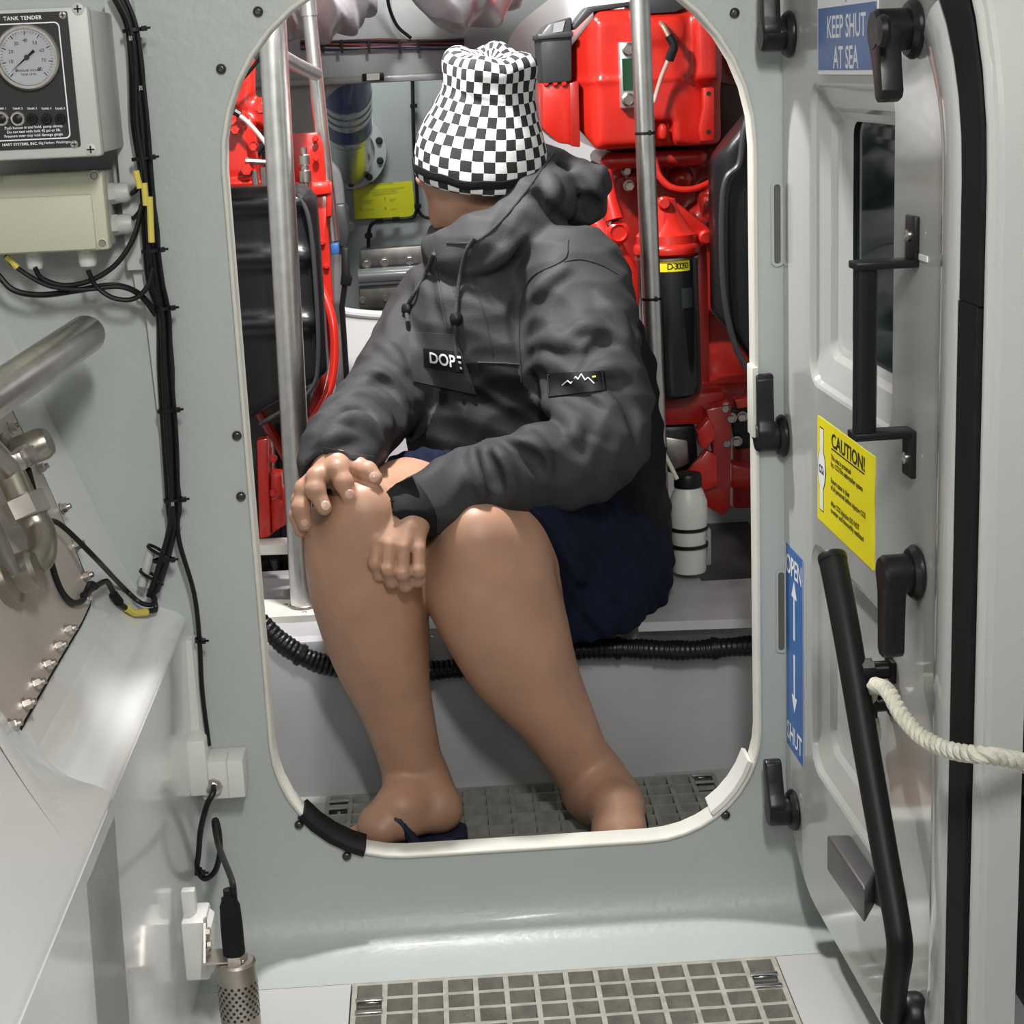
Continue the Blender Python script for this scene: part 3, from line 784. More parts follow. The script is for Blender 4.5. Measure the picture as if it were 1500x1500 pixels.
# handrail
e0, e1 = PY(126, 490, -.16), PY(-120, 655, -.62)
hr = thing('handrail', 'brushed metal handrail with rounded end above the bolted plate', 'handrail', tuple(e0))
d = (e1 - e0).normalized(); R = .0245
MB().lathe(e0, d, [(0, -.021), (.010, -.0195), (.017, -.0155), (.022, -.009), (R, 0), (R, (e1 - e0).length), (0, (e1 - e0).length + .004)], 28).build('rail', ALU, hr, angle=50)
for (px, py) in [(28, 552), (66, 568)]:
    pass
for t in (.075, .20):
    p = e0 + d * t; f = p - SLN * max((p - A0).dot(SLN) - .0105, .02)
    q = MB().tube([p, f], .0085, 14)
    ps = q.build('rail_post', ALU, hr)
    MB().lathe(f, SLN, [(0, 0), (.024, 0), (.024, .004), (.020, .006), (0, .006)], 22).build('rail_flange', STLD, ps)

# pipe fittings on the plate
BR = mat('dull_fitting_steel', (0.40, 0.37, 0.31), 0.35, 1.0, vary=0.25, vscale=25)
c1 = SL(38, 742, .050); c2 = SL(62, 792, .055); c3 = SL(30, 838, .03)
ft = MB().tube([SL(14, 690, .05), c1, SL(56, 770, .054), c2, SL(58, 818, .05), c3, SL(8, 860, .006)], .0165, 16, smooth=4).build('pipe_elbow', BR, plate)
ax = (c2 - SL(14, 690, .05)).normalized()
MB().lathe(c1 - ax * .012, ax, [(0, 0), (.023, 0), (.025, .002), (.025, .024), (.023, .026), (0, .026)], 6).build('hex_nut', STL, ft, angle=20)
ax2 = (SL(8, 860, -.002) - c3).normalized()
MB().lathe(c3 - ax2 * .004, ax2, [(0, 0), (.022, 0), (.022, .010), (0, .010)], 20).build('collar', BR, ft)
MB().tube([SL(-20, 655, .05), SL(14, 690, .05)], .0155, 16).build('pipe', STL, plate)
q = MB(); q.lathe(SL(8, 672, .005), SLN, [(0, 0), (.030, 0), (.030, .012), (.020, .016), (.020, .050), (.016, .058), (0, .058)], 20); f2_ = q.build('pipe_coupling', BR, plate)
q = MB(T=zframe(SL(30, 672, .062), SLN, (0, 1, 0))); q.box((-.026, -.011, -.008), (.026, .011, .010), .004); q.lathe((0, 0, .01), (0, 0, 1), [(0, 0), (.010, 0), (.010, .008), (0, .008)], 6); q.build('clamp', STL, f2_)
MB().lathe(SL(-6, 855, .004), SLN, [(0, 0), (.030, 0), (.030, .020), (.022, .026), (.022, .045), (.018, .050), (0, .050)], 24).build('round_plug', BR, plate)
MB().tube([SL(-25, 735, .045), SL(-2, 790, .045), SL(22, 838, .04)], .009, 12, rs=[.008, .009, .007]).build('lever_arm', STLD, plate)

# ------------------------------------------------ gauge box
LGB = mat('grey_box_plastic', (0.52, 0.53, 0.50), 0.42, bump=0.1, bscale=150)
BFY = -.200
q00, q11 = PY(150, 229, BFY), PY(128, 8, BFY)
X1 = q00.x; Z0 = q00.z; Z1 = q11.z; X0 = X1 - .36 * .5
gb_ = thing('tank_gauge_box', 'grey wall box with a round dial gauge in a black panel', 'gauge box', (X0 + .08, BFY, Z0))
q = MB(); q.box((X0, BFY, Z0), (X1, BFY + .022, Z1), .005); q.build('box_lid', LGB, gb_)
q = MB(); q.box((X0 + .003, BFY + .023, Z0 + .003), (X1 - .001, -.001, Z1 - .003), .004); q.build('box_body', LGB, gb_)
pn = lambda px, py: PY(px, py, BFY - .0005)
a_, c_ = pn(119, 215), pn(98, 16)
PX1, PZ0, PZ1 = (a_.x + c_.x) / 2 , a_.z, c_.z; PX0 = X0 + .004
panel = MB().prism([(x, BFY - .0015, z) for x, z in rrect(PX0, PZ0, PX1, PZ1, .003, 3)], (0, .002, 0)).build('panel', BST, gb_, smooth=False); panel['label'] = 'black instrument panel'
fo = rrect(PX0 - .02, PZ0 + .0105, PX1 - .0105, PZ1 - .0115, .006, 5); fi = rrect(PX0 - .02, PZ0 + .0120, PX1 - .0120, PZ1 - .0130, .005, 5)
v2, f2 = holed(fo, [fi]); MB().add([(x, BFY - .0017, z) for x, z in v2], f2).build('panel_outline', WST, panel, smooth=False, fix=False)
gc = pn(41, 84); gr = msz(47, gc); n_ = (0, -1, 0)
gauge = MB().lathe((gc.x, BFY, gc.z), n_, [(0, 0), (gr, 0), (gr, .008), (gr - .002, .0105), (gr - .005, .0105), (gr - .006, .006), (0, .006)], 48).build('gauge', STL, gb_)
MB().lathe((gc.x, BFY - .0058, gc.z), n_, [(0, 0), (gr - .006, 0), (gr - .006, .0006), (0, .0006)], 40).build('gauge_face', mat('dial_white', (.80, .81, .85), .4), gauge)
tk = MB(); g0 = V((gc.x, BFY - .0068, gc.z))
for i in range(41):
    a = math.radians(225 - 270 * i / 40); dd = V((math.cos(a), 0, math.sin(a))); pp_ = V((-math.sin(a), 0, math.cos(a)))
    r1, r0, wd = gr - .0075, gr - (.0125 if i % 5 == 0 else .0098), (.0005 if i % 5 == 0 else .00025)
    tk.add([g0 + dd * r0 - pp_ * wd, g0 + dd * r1 - pp_ * wd, g0 + dd * r1 + pp_ * wd, g0 + dd * r0 + pp_ * wd], [(0, 1, 2, 3)])
tk.build('dial_ticks', BST, gauge, smooth=False, fix=False)
for i in range(0, 9):
    a = math.radians(225 - 270 * i / 8); text(str(i * 10), 'dial_number', wallmw(g0 + V((math.cos(a), 0, math.sin(a))) * (gr - .0185) + V((0, 0, .0025))), .0058, BST, gauge, align='CENTER')
text('PRESSURE  INCHES', 'dial_lettering', wallmw(g0 + V((0, 0, -.0135))), .0034, BST, gauge, align='CENTER')
text('TANK LEVEL', 'dial_lettering', wallmw(g0 + V((0, 0, -.0180))), .0034, BST, gauge, align='CENTER')
a = math.radians(218); dd = V((math.cos(a), 0, math.sin(a))); pp_ = V((-math.sin(a), 0, math.cos(a))); g1 = g0 + V((0, -.001, 0))
MB().prism([g1 + dd * (gr - .012), g1 + pp_ * .0011, g1 - dd * .012 + pp_ * .0018, g1 - dd * .012 - pp_ * .0018, g1 - pp_ * .0011], (0, -.0004, 0)).lathe(g1, n_, [(0, 0), (.0032, 0), (.0028, .0015), (0, .0016)], 12).build('needle', BST, gauge, smooth=False)
MB().lathe((gc.x, BFY - .0088, gc.z), n_, [(0, 0), (gr - .006, 0), (gr - .006, .0004), (0, .0004)], 40).build('gauge_glass', None or mat('clear_glass', (1, 1, 1), .02), gauge)
gm = MATS['clear_glass'].node_tree.nodes['Principled BSDF']; gm.inputs['Transmission Weight'].default_value = 1; gm.inputs['IOR'].default_value = 1.1
pt = pn(32, 15); text('TANK TENDER', 'lettering', wallmw((pt.x, BFY - .0017, PZ1 - .003)), .0062, WST, panel, bold=.02, align='CENTER', spacing=1.1)
for i, px in enumerate([2, 26, 47, 68, 88]):
    p = pn(px, 157); text('TANK %d' % (i + 1), 'lettering', wallmw((p.x, BFY - .0017, p.z)), .0034, WST, panel, bold=.02, align='CENTER')
    p = pn(px + 1, 174); r_ = .0088 if i < 2 else .0062
    bt = MB().lathe((p.x, BFY, p.z), n_, [(0, 0), (r_, 0), (r_, .005), (r_ - .001, .006), (r_ - .003, .006), (r_ - .003, .002), (0, .002)], 24).build('button_ring', STL if i < 2 else BLK, gb_)
    if i < 2: MB().lathe((p.x, BFY - .002, p.z), n_, [(0, 0), (r_ - .0032, 0), (r_ - .0035, .007), (r_ - .005, .008), (0, .008)], 18).build('button', BLK, bt)
    else: MB().lathe((p.x, BFY - .002, p.z), n_, [(0, 0), (r_ - .0032, 0), (r_ - .0035, .003), (0, .003)], 18).build('button', RUB, bt)
for body, py in [('Push button in and hold, pump slowly.', 187), ('Do not test with tank 45 psi or lift.', 193), ('Pressure over may void damage gauge.', 199)]:
    p = pn(50, py); text(body, 'lettering', wallmw((p.x, BFY - .0017, p.z + .003)), .0045, WST, panel, bold=.015, align='CENTER')
p = pn(30, 214); text('HART SYSTEMS, INC.', 'lettering', wallmw((p.x, BFY - .0017, PZ0 + .0085)), .0046, WST, panel, bold=.02, align='CENTER')
p = pn(82, 214); text('Gig Harbor, Washington', 'lettering', wallmw((p.x, BFY - .0017, PZ0 + .0085)), .0040, WST, panel, bold=.01, align='CENTER')
def cross_screw(p, nrm, r, parent, m):
    q = MB().lathe(p, nrm, [(0, -.002), (r, -.002), (r, .0006), (r * .8, .0016), (0, .002)], 18); o = q.build('screw', m, parent)
    T = zframe(V(p) + V(nrm) * .0019, nrm); q = MB(T=T); q.box((-r * .62, -r * .13, -.0003), (r * .62, r * .13, .0003)); q.box((-r * .13, -r * .62, -.0003), (r * .13, r * .62, .0003)); q.build('screw_slot', BST, o, smooth=False)
for (px, py) in [(114, 13), (133, 219)]: cross_screw((pn(px, py).x, BFY, pn(px, py).z), n_, .0072, gb_, LGB)
for (px, py) in [(92, 22), (109, 211)]: cross_screw((pn(px, py).x, BFY - .001, pn(px, py).z), n_, .0048, gb_, STL)

# ------------------------------------------------ junction box
JBM = mat('beige_box_plastic', (0.56, 0.56, 0.43), 0.5, bump=0.12, bscale=200)
JY = -.10
a_, c_ = PY(160, 366, JY), PY(150, 250, JY); JX1, JZ0, JZ1 = (a_.x + c_.x) / 2, a_.z, c_.z; JX0 = JX1 - .185
jb = thing('junction_box', 'beige plastic junction box with cable glands under the gauge box', 'junction box', (JX0 + .08, JY, JZ0))
MB().box((JX0, JY, JZ0), (JX1, JY + .028, JZ1), .004).build('box_lid', JBM, jb)
MB().box((JX0 + .03, JY - .003, JZ0 + .0015), (JX1 - .016, JY + .01, JZ1 - .028), .003).build('lid_step', JBM, jb)
MB().box((JX0 + .002, JY + .029, JZ0 + .002), (JX1 - .002, -.002, JZ1 - .002), .003).build('box_body', LGB, jb)
for (px, py) in [(138, 257), (150, 357), (5, 363), (-5, 262)]:
    p = PY(px, py, JY); q = MB().lathe((p.x, JY + .001, p.z), n_, [(0, 0), (.0068, 0), (.0068, .003), (.0055, .0034), (.0048, .0012), (0, .0012)], 18); o = q.build('screw_well', JBM, jb)
    MB().lathe((p.x, JY - .0001, p.z), n_, [(0, 0), (.0046, 0), (.004, .0012), (0, .0012)], 14).build('screw', STLD, o)
def gland(p, ax, r, m, name='cable_gland'):
    q = MB(); q.lathe(p, ax, [(0, 0), (r, 0), (r, .009), (0, .009)], 6); q.lathe(V(p) + V(ax) * .009, ax, [(r * .94, 0), (r * .98, .012), (r * .82, .018), (r * .45, .020), (0, .020)], 16)
    return q.build(name, m, jb, angle=30)
g1_, g2_ = PY(163, 284, JY + .05), PY(167, 330, JY + .05)
gland((JX1 - .003, JY + .05, g1_.z), (1, 0, .05), .0135, LGB); gland((JX1 - .003, JY + .05, g2_.z), (1, 0, .05), .0135, LGB)
gb1, gb2 = PY(50, 378, JY + .04), PY(128, 378, JY + .04)
gland((gb1.x, JY + .04, JZ0 + .004), (0, 0, -1), .0115, WPL); gland((gb2.x, JY + .04, JZ0 + .004), (0, 0, -1), .0125, WPL)

# ------------------------------------------------ mounting strip and trunking down the corner
TRM = mat('trunking_plastic', (0.53, 0.55, 0.53), 0.35)
q = MB()
def strip(px, Y, w, t, m=None):
    P = [PY(x, y, Y) for x, y in px]
    for a, b_ in zip(P[:-1], P[1:]):
        q.prism([a + V((-w / 2, 0, 0)), a + V((w / 2, 0, 0)), b_ + V((w / 2, 0, 0)), b_ + V((-w / 2, 0, 0))], (0, t, 0))
strip([(172, 0), (206, 395)], -.030, .034, .030)
strip([(206, 395), (214, 440)], -.014, .022, .014)
bp_ = thing('backing_board', 'grey mounting board behind the gauge and junction boxes', 'board', tuple(PY(200, 380, -.02)))
q.build('board', TRM, bp_, angle=30)
for py in (55, 240, 368):
    MB().box(PY(206 + (py - 55) * .055, py + 8, -.036), PY(214 + (py - 55) * .055, py, -.004), .001).build('board_lug', TRM, bp_)
ct = thing('cable_trunking', 'slim grey vertical trunking behind the black cables left of the doorway', 'trunking', tuple(PY(258, 780, -.008)))
q = MB(); strip([(219, 445), (258, 775)], -.016, .013, .016); q.build('trunking', TRM, ct, angle=30)
q = MB(); strip([(276, 938), (290, 1085)], -.018, .020, .018); q.build('lower_trunking', WPL, ct, angle=30)
q = MB(); strip([(268, 935), (279, 1085)], -.010, .006, .010); strip([(284, 935), (298, 1085)], -.022, .006, .02); q.build('trunking_rib', TRM, ct, angle=30)

# ------------------------------------------------ cables
def cable(label, pts, r, name='cable', group=None, n=8):
    P = catmull([PY(*p) if len(p) == 3 else V(p) for p in pts], 8)
    P = [V(p) for p in P]
    t = thing(name, label, 'cable', tuple(P[len(P) // 2]), group)
    MB().tube(P, r, n).build('cable_sheath', CABM, t)
    return t
main = [(170, -12), (190, 35), (199, 90), (205, 180), (213, 260), (221, 340), (226, 410), (238, 462), (243, 540), (247, 640), (254, 735)]
har = thing('cable_harness', 'thick bundle of black cables tied down the corner left of the doorway', 'cable bundle', tuple(PY(245, 600, -.03)))
for k_, (dx, dY, r, tail) in enumerate([(-7, -.027, .0046, [(249, 775), (234, 828), (221, 868)]), (0, -.036, .0048, [(254, 775), (240, 828), (226, 868)]), (6, -.028, .0044, [(256, 772), (243, 826), (229, 866)]), (-3, -.042, .0036, [(247, 778), (231, 835), (217, 874)]), (9, -.034, .0034, [(262, 790), (284, 868), (292, 935), (296, 1010), (306, 1092)]), (4, -.020, .0044, [(254, 775), (240, 826)])]):
    pts = [(x + dx * (1.0 if y > 60 else .8) + 2.2 * math.sin(y * .03 + k_ * 2), y, dY - (.028 if y < 380 else .012 if y < 440 else 0)) for x, y in main] + [(x, y, dY) for x, y in tail]
    MB().tube(catmull([PY(*p) for p in pts], 6), r, 8).build('cable', CABM, har)
def tie(px, py, Y, ang, L_, parent, stub=(12, 0)):
    c = PY(px, py, Y); d = V((math.cos(ang), 0, math.sin(ang))); u = V((-math.sin(ang), 0, math.cos(ang)))
    q = MB(T=frame(c, d, V((0, 1, 0)), -u if (d.cross(V((0, 1, 0)))).dot(u) < 0 else u))
    h = L_ / 2
    ring = [V((h * math.cos(a), .010 * math.sin(a), 0)) for a in np.linspace(0, 2 * PI, 17)[:-1]]
    q.sweep(ring, [(-.0006, -.0022), (.0006, -.0022), (.0006, .0022), (-.0006, .0022)], lambda i: (ring[i].normalized(), V((0, 0, 1))), closed=True)
    q.box((h - .001, -.011, -.0032), (h + .0055, -.003, .0032), .0006)
    q.box((h + .004, -.008, -.0015), (h + .010, -.006, .0015))
    return q.build('cable_tie', BLK, parent, smooth=False)
for (px, py, Y) in [(195, 44, -.062), (208, 232, -.062), (222, 367, -.058), (238, 452, -.036), (245, 601, -.034), (254, 732, -.034), (238, 820, -.034)]:
    tie(px, py, Y, .08, .026, har)
tie(291, 937, -.034, 0, .010, har); 
for (px, py) in [(247, 728), (250, 742)]:
    pass
for (px, py, hgt) in [(188, 52, 10), (203, 125, 13), (250, 735, 9)]:
    p = PY(px, py, -.047 if py > 300 else -.074); text('|||', 'cable_marking', wallmw(p), .006, WST, har)
yl = mat('yellow_cable_label', (0.66, 0.55, 0.10), 0.5)
for i, (px, py, py2, dx, g) in enumerate([(199, 250, 276, 6, 0), (211, 268, 301, 3, 0), (219, 288, 355, 3, 0)]):
    a, b_ = PY(px, py, -.078), PY(px + dx, py2, -.078)
    MB().tube([a, b_], .0042, 10).build('yellow_cable_label', yl, har)
cable('black cable looping from the left gland under the junction box up to the bundle', [(51, 392, -.075), (62, 408, -.07), (95, 418, -.068), (135, 410, -.068), (172, 385, -.068), (197, 345, -.07), (208, 300, -.07)], .0035)
cable('black cable sagging from the right gland under the junction box', [(129, 396, -.075), (140, 418, -.07), (165, 436, -.068), (195, 438, -.066), (216, 420, -.066), (224, 392, -.064)], .0034)
cable('black cable entering from the left edge below the junction box', [(-30, 370, -.06), (-5, 400, -.06), (20, 425, -.06), (60, 432, -.06), (110, 426, -.06), (165, 418, -.056), (200, 428, -.048), (224, 452, -.045)], .0040)
lc = cable('black cable with yellow sleeve from left end of the junction box to the bundle', [(8, 375, -.07), (26, 393, -.074), (70, 418, -.072), (120, 424, -.07), (175, 420, -.064), (206, 434, -.054), (228, 462, -.045)], .0034)
MB().tube([PY(10, 376, -.0705), PY(26, 393, -.0745)], .0042, 10).build('yellow_sleeve', yl, lc)
cable('short black lead from the upper side gland of the junction box', [(188, 285, -.05), (197, 281, -.06), (203, 270, -.07), (203, 252, -.074)], .0032)
cable('short black lead from the lower side gland of the junction box', [(191, 322, -.05), (200, 316, -.06), (209, 302, -.07), (214, 285, -.074)], .0032)
sc_ = thing('sensor_lead', 'black sensor lead with yellow sleeve crossing to the bolted plate', 'cable', tuple(PY(180, 890, -.05)))
MB().tube(catmull([PY(219, 862, -.036), PY(226, 880, -.044), PY(228, 893, -.05), CON(215, 906, .012), CON(192, 902), CON(174, 890), CON(160, 876, .008), CON(146, 862, .014), CON(133, 860, .018), SL(121, 872, .016)], 8), .0038, 8).build('cable_sheath', CABM, sc_)
MB().tube([CON(209, 905.5, .010), CON(192, 902.3), CON(178, 893)], .0052, 10).build('yellow_sleeve', yl, sc_)
MB().tube([CON(168, 885, .007), CON(158, 874, .008)], .0062, 10).build('shrink_sleeve', RUB, sc_)
cable('black lead running diagonally from the corner bundle up to the coupling', [(221, 866, -.036), (226, 878, -.046), (220, 886, -.05), (203, 882, -.055), (170, 848, -.075)] + [tuple(SL(120, 800, .03)), ] , .0034) if False else None
dl = thing('diagonal_lead', 'black lead running diagonally from the corner bundle to the coupling', 'cable', tuple(SL(120, 800, .02)))
MB().tube(catmull([PY(221, 864, -.036), PY(227, 878, -.048), PY(220, 886, -.055), PY(203, 881, -.06), PY(178, 858, -.07), SL(140, 818, .045), SL(100, 778, .03), SL(78, 763, .026), SL(64, 768, .03), SL(50, 735, .05), SL(41, 703, .055)], 8), .0034, 8).build('cable_sheath', CABM, dl)
MB().tube([SL(47, 722, .052), SL(41, 700, .057), SL(38, 688, .06)], .0062, 10).build('lead_plug', RUB, dl)
pl = thing('plate_lead', 'black lead drooping over the bolted plate below the elbow fitting', 'cable', tuple(SL(90, 870, .02)))
MB().tube(catmull([SL(64, 772, .034), SL(74, 820, .022), SL(88, 862, .016), SL(105, 882, .015), SL(120, 880, .015), SL(127, 866, .018), SL(133, 855, .025), SL(142, 860, .028)], 8), .0040, 8).build('cable_sheath', CABM, pl)
tc_ = thing('cable_clip', 'clear plastic clip holding the cable ends above the console corner', 'clip', tuple(PY(215, 860, -.02)))
MB().tube([PY(222, 805, -.030), PY(208, 858, -.032)], .0060, 10).build('clip_tube', TRM, tc_)
for (px, py) in [(223, 806), (212, 842)]:
    tie(px + 6, py, -.034, -.6, .028, tc_)

# ------------------------------------------------ white conduit block, looped lead and gas sensor
SX = -.366
wb_ = thing('conduit_block', 'white plastic conduit block on the bulkhead above the metal sensor', 'conduit', tuple(PY(320, 1170, -.03)))
a, c = PY(298, 1172, -.055), PY(355, 1114, -.055); MB().box((a.x, -.055, a.z), (c.x, -.001, c.z), .002).build('block', WPL, wb_)
MB().box((a.x + .036, -.0555, a.z), (a.x + .0375, -.02, c.z + .0005), 0).build('block_seam', TRM, wb_, smooth=False)
a2, c2 = PY(275, 1118, -.06), PY(300, 1084, -.06); MB().box((a2.x, -.065, a.z + .01), (c2.x, -.001, c2.z), .003).build('block_cap', WPL, wb_)
p = PY(313, 1152, -.055); q = MB().lathe((p.x, -.055, p.z), n_, [(0, 0), (.013, 0), (.013, .006), (.009, .007), (.009, .014), (.006, .017), (0, .017)], 8); q.build('gland_nut', STL, wb_)
ld = thing('looped_lead', 'black lead looped between the white block and the metal sensor', 'cable', tuple(PY(300, 1260, -.06)))
lp_ = [(313, 1152, -.068), (312, 1162, -.082), (303, 1180, -.086), (294, 1215, -.078), (291, 1250, -.070), (289, 1273, -.066), (300, 1287, -.066), (315, 1276, -.070), (322, 1250, -.075), (321, 1222, -.080), (317, 1203, -.084), (314, 1206, -.09), (319, 1235, -.15), (329, 1262, -.22), (337, 1282, -.27), (341, 1296, -.30), (343, 1312, -.30)]
MB().tube(catmull([PY(*p) for p in lp_], 8), .0042, 10).build('cable_sheath', CABM, ld)
tie(289, 1276, -.066, 0, .014, ld)
k1_ = thing('tie_block', 'small white plastic tie base on the lower bulkhead corner', 'clip', tuple(PY(276, 1275, -.02)))
a, c = PY(265, 1278, -.02), PY(284, 1232, -.02); MB().box((a.x, -.05, a.z), (c.x, -.001, c.z), .003).build('tie_base', WPL, k1_)
mb_ = thing('white_mounting_box', 'white plastic box behind the perforated metal sensor', 'conduit', tuple(PY(290, 1435, -.25)))
a, c = PY(268, 1436, -.27), PY(301, 1348, -.27); MB().box((SX - .002, -.275, a.z), (c.x, -.215, c.z), .004).build('box', WPL, mb_)
MB().prism([V((c.x - .006, -.274, c.z)), V((c.x + .006, -.274, c.z - .012)), V((c.x + .006, -.274, a.z + .014)), V((c.x - .006, -.274, a.z))], (0, .05, 0)).build('box_flange', WPL, mb_)
a2, c2 = PY(277, 1346, -.25), PY(291, 1305, -.25); MB().box((SX - .002, -.25, a2.z), (SX + .016, -.235, c2.z), .002).build('box_spigot', WPL, mb_)
gs = thing('gas_sensor', 'perforated metal gas sensor hanging under a black connector at lower left', 'sensor', tuple(PY(345, 1500, -.30)))
sy = -.30; tp = PY(345, 1406, sy); sr = .0258; bt_ = tp.z - .135
PERF = mat('perforated_steel', (0.42, 0.38, 0.33), 0.36, 1.0, vary=.1, vscale=30)
MB().lathe((tp.x, sy, bt_), (0, 0, 1), [(0, 0), (sr - .003, 0), (sr, .003), (sr, .132), (sr - .003, .135), (0, .1352)], 48).build('sensor_body', PERF, gs)
hole = None
for r_ in range(9):
    for k_ in range(18):
        a = 2 * PI * (k_ + .5 * (r_ % 2)) / 18
        if math.sin(a) > .35: continue
        nn_ = V((math.cos(a), math.sin(a), 0)); p = V((tp.x, sy, tp.z - .030 - r_ * .0056)) + nn_ * sr
        if hole is None:
            hole = MB().lathe(p - nn_ * .001, nn_, [(0, 0), (.0021, 0), (.0021, .0013), (0, .0013)], 8).build('sensor_hole', BST, gs, smooth=False); hmw = WM[hole.name].copy(); hp, ha = p.copy(), a
        else:
            inst(hole, 'sensor_hole', gs, Matrix.Translation(p) @ Matrix.Rotation(a - ha, 4, 'Z') @ Matrix.Translation(-hp) @ hmw)
MB().lathe((tp.x, sy, tp.z), (0, 0, 1), [(0, 0), (.016, 0), (.016, .010), (0, .010)], 6).build('sensor_nut', STL, gs, angle=20)
cn = MB().lathe((tp.x - .001, sy, tp.z + .010), (0, 0, 1), [(0, 0), (.0145, 0), (.0145, .040), (.0135, .060), (.0135, .066), (.0105, .074), (.0105, .078), (.0070, .080), (.0070, .090), (0, .091)], 22).build('connector', RUB, gs)
q = MB(); q.box((tp.x - .040, sy - .012, tp.z + .001), (tp.x + .012, sy + .026, tp.z + .004), .0006); q.box((tp.x - .040, sy + .020, tp.z + .001), (tp.x - .036, sy + .026, tp.z + .050), .0006)
q.prism([V((tp.x - .040, sy - .012, tp.z + .002)), V((tp.x - .040, sy + .024, tp.z + .002)), V((tp.x - .040, sy + .024, tp.z + .050))], (.003, 0, 0)); q.build('sensor_bracket', STL, gs, angle=20)
for dz in (.018, .036): MB().lathe((tp.x - .036, sy + .012, tp.z + dz), (1, 0, 0), [(0, 0), (.006, 0), (.006, .005), (0, .006)], 6).build('bracket_nut', STL, gs, angle=20)
# ================================================================== ENGINE SPACE BEYOND THE DOORWAY
DKG = mat('dark_grey_plastic', (0.035, 0.037, 0.040), 0.40, bump=.1, bscale=120)
LEDM = mat('engine_bed_paint', (0.40, 0.40, 0.41), 0.42, coat=.15, bump=.2, bscale=18, vary=.12, vscale=5)
def pprism(px, Y, depth, bev=0.0, seg=2):
    """outline given in pixels on the plane at distance Y, extruded away from the camera"""
    P = [PY(x, y, Y) for x, y in px]; bm = bmesh.new()
    f = bm.faces.new([bm.verts.new(p) for p in P]); r = bmesh.ops.extrude_face_region(bm, geom=[f])
    bmesh.ops.translate(bm, vec=(0, depth, 0), verts=[q for q in r['geom'] if isinstance(q, bmesh.types.BMVert)])
    bmesh.ops.recalc_face_normals(bm, faces=bm.faces[:])
    if bev: bmesh.ops.bevel(bm, geom=bm.edges[:], offset=bev, segments=seg, profile=.5, affect='EDGES')
    return bm
def pp_build(name, m, parent, *items):
    q = MB()
    for it in items: q.bm(pprism(*it))
    return q.build(name, m, parent, angle=30)
def hexbolt(p, nrm, r, parent, m, h=None):
    h = h or r * .8; q = MB(T=zframe(V(p), nrm)); q.lathe((0, 0, 0), (0, 0, 1), [(0, -.002), (r * 1.25, -.002), (r * 1.25, .001), (r * .9, .001)], 14); q.lathe((0, 0, .001), (0, 0, 1), [(r, 0), (r, h), (r * .85, h * 1.15), (0, h * 1.15)], 6)
    return q.build('bolt', m, parent, angle=25)
nY = (0, -1, 0)
# engine bed: ledge the person sits on
q = MB()
bed_sec = [(.430, IZ), (.430, .312), (.436, .326), (.448, .333), (.86, .333), (.86, IZ)]
for (x0, x1, dy, yb) in [(-.85, .345, 0, .86), (.345, .462, .012, .86), (.462, 1.15, .012, .635)]:
    q.prism([V((x0, y + dy if y < .5 else yb, z)) for y, z in bed_sec], (x1 - x0, 0, 0))
bed = thing('engine_bed', None, None, (.1, .6, IZ), kind='structure'); q.build('bed_moulding', LEDM, bed, angle=25)
MB().box((-.40, .865, .05), (.75, 2.0, .14)).build('bilge_cover', mat('dark_bilge', (.035, .03, .03), .6, vary=.3, vscale=6), bed, smooth=False)
MB().box((.464, .637, .05), (1.14, 1.10, .13)).build('bilge_mat', mat('brown_mat', (.040, .022, .020), .6, vary=.3, vscale=8), bed, smooth=False)
MB().box((-.40, 2.0, .14), (1.10, 2.03, .58)).build('dark_backing', MATS['dark_bilge'], bed, smooth=False)  # panel added only to make the low background dark
# raised pad on the right of the bed and cream plate on the left
a = PZ(1112, 862, .36)
pp = [PZ(*c, .345) for c in [(985, 862), (1130, 872), (1130, 905), (935, 912)]]
MB().prism(pp, (0, 0, -.016)).build('bed_pad', LEDM, bed, smooth=False)
pp = [PZ(*c, .345) for c in [(380, 878), (455, 878), (470, 900), (380, 905)]]
MB().prism(pp, (0, 0, -.016)).build('bed_pad', CREAM, bed, smooth=False)
# corrugated hose slung across the front of the bed
hp = [(372, 905, .40), (395, 925, .39), (425, 950, .385), (470, 972, .385), (540, 985, .385), (640, 982, .385), (740, 968, .39), (820, 955, .40), (900, 950, .405), (1000, 953, .405), (1070, 948, .405), (1135, 943, .405)]
P = resample(catmull([PY(*p) for p in hp], 10), .0022)
ch = thing('corrugated_hose', 'black corrugated hose slung along the front of the ledge behind the legs', 'hose', tuple(P[len(P) // 2]))
q = MB(); n_seg = len(P); base_r = .0165
rs_ = [base_r * (1.0 + (.055 if (i // 2) % 2 else -.02)) for i in range(n_seg)]
T_ = lambda i: (P[min(i + 1, n_seg - 1)] - P[max(i - 1, 0)]).normalized()
vv = []; nn = 14; u = V((0, 0, 1))
for i in range(n_seg):
    t = T_(i); u = (u - t * u.dot(t)).normalized(); b_ = t.cross(u)
    vv += [P[i] + (u * math.cos(2 * PI * k / nn) + b_ * math.sin(2 * PI * k / nn)) * rs_[i] * (1 + .05 * math.sin(i * .23)) for k in range(nn)]
q.add(vv, [(i * nn + k, i * nn + (k + 1) % nn, (i + 1) * nn + (k + 1) % nn, (i + 1) * nn + k) for i in range(n_seg - 1) for k in range(nn)])
q.build('hose_body', mat('corrugated_black', (.008, .008, .009), .34, spec=.4), ch, angle=70)
for px in (440, 600, 905, 1047):
    i = min(range(n_seg), key=lambda i: abs(pix(P[i])[0] - px)); t = T_(i)
    MB().tube([P[i] - t * .004, P[i] + t * .004], .0195, 16).build('hose_clamp', BLK, ch)

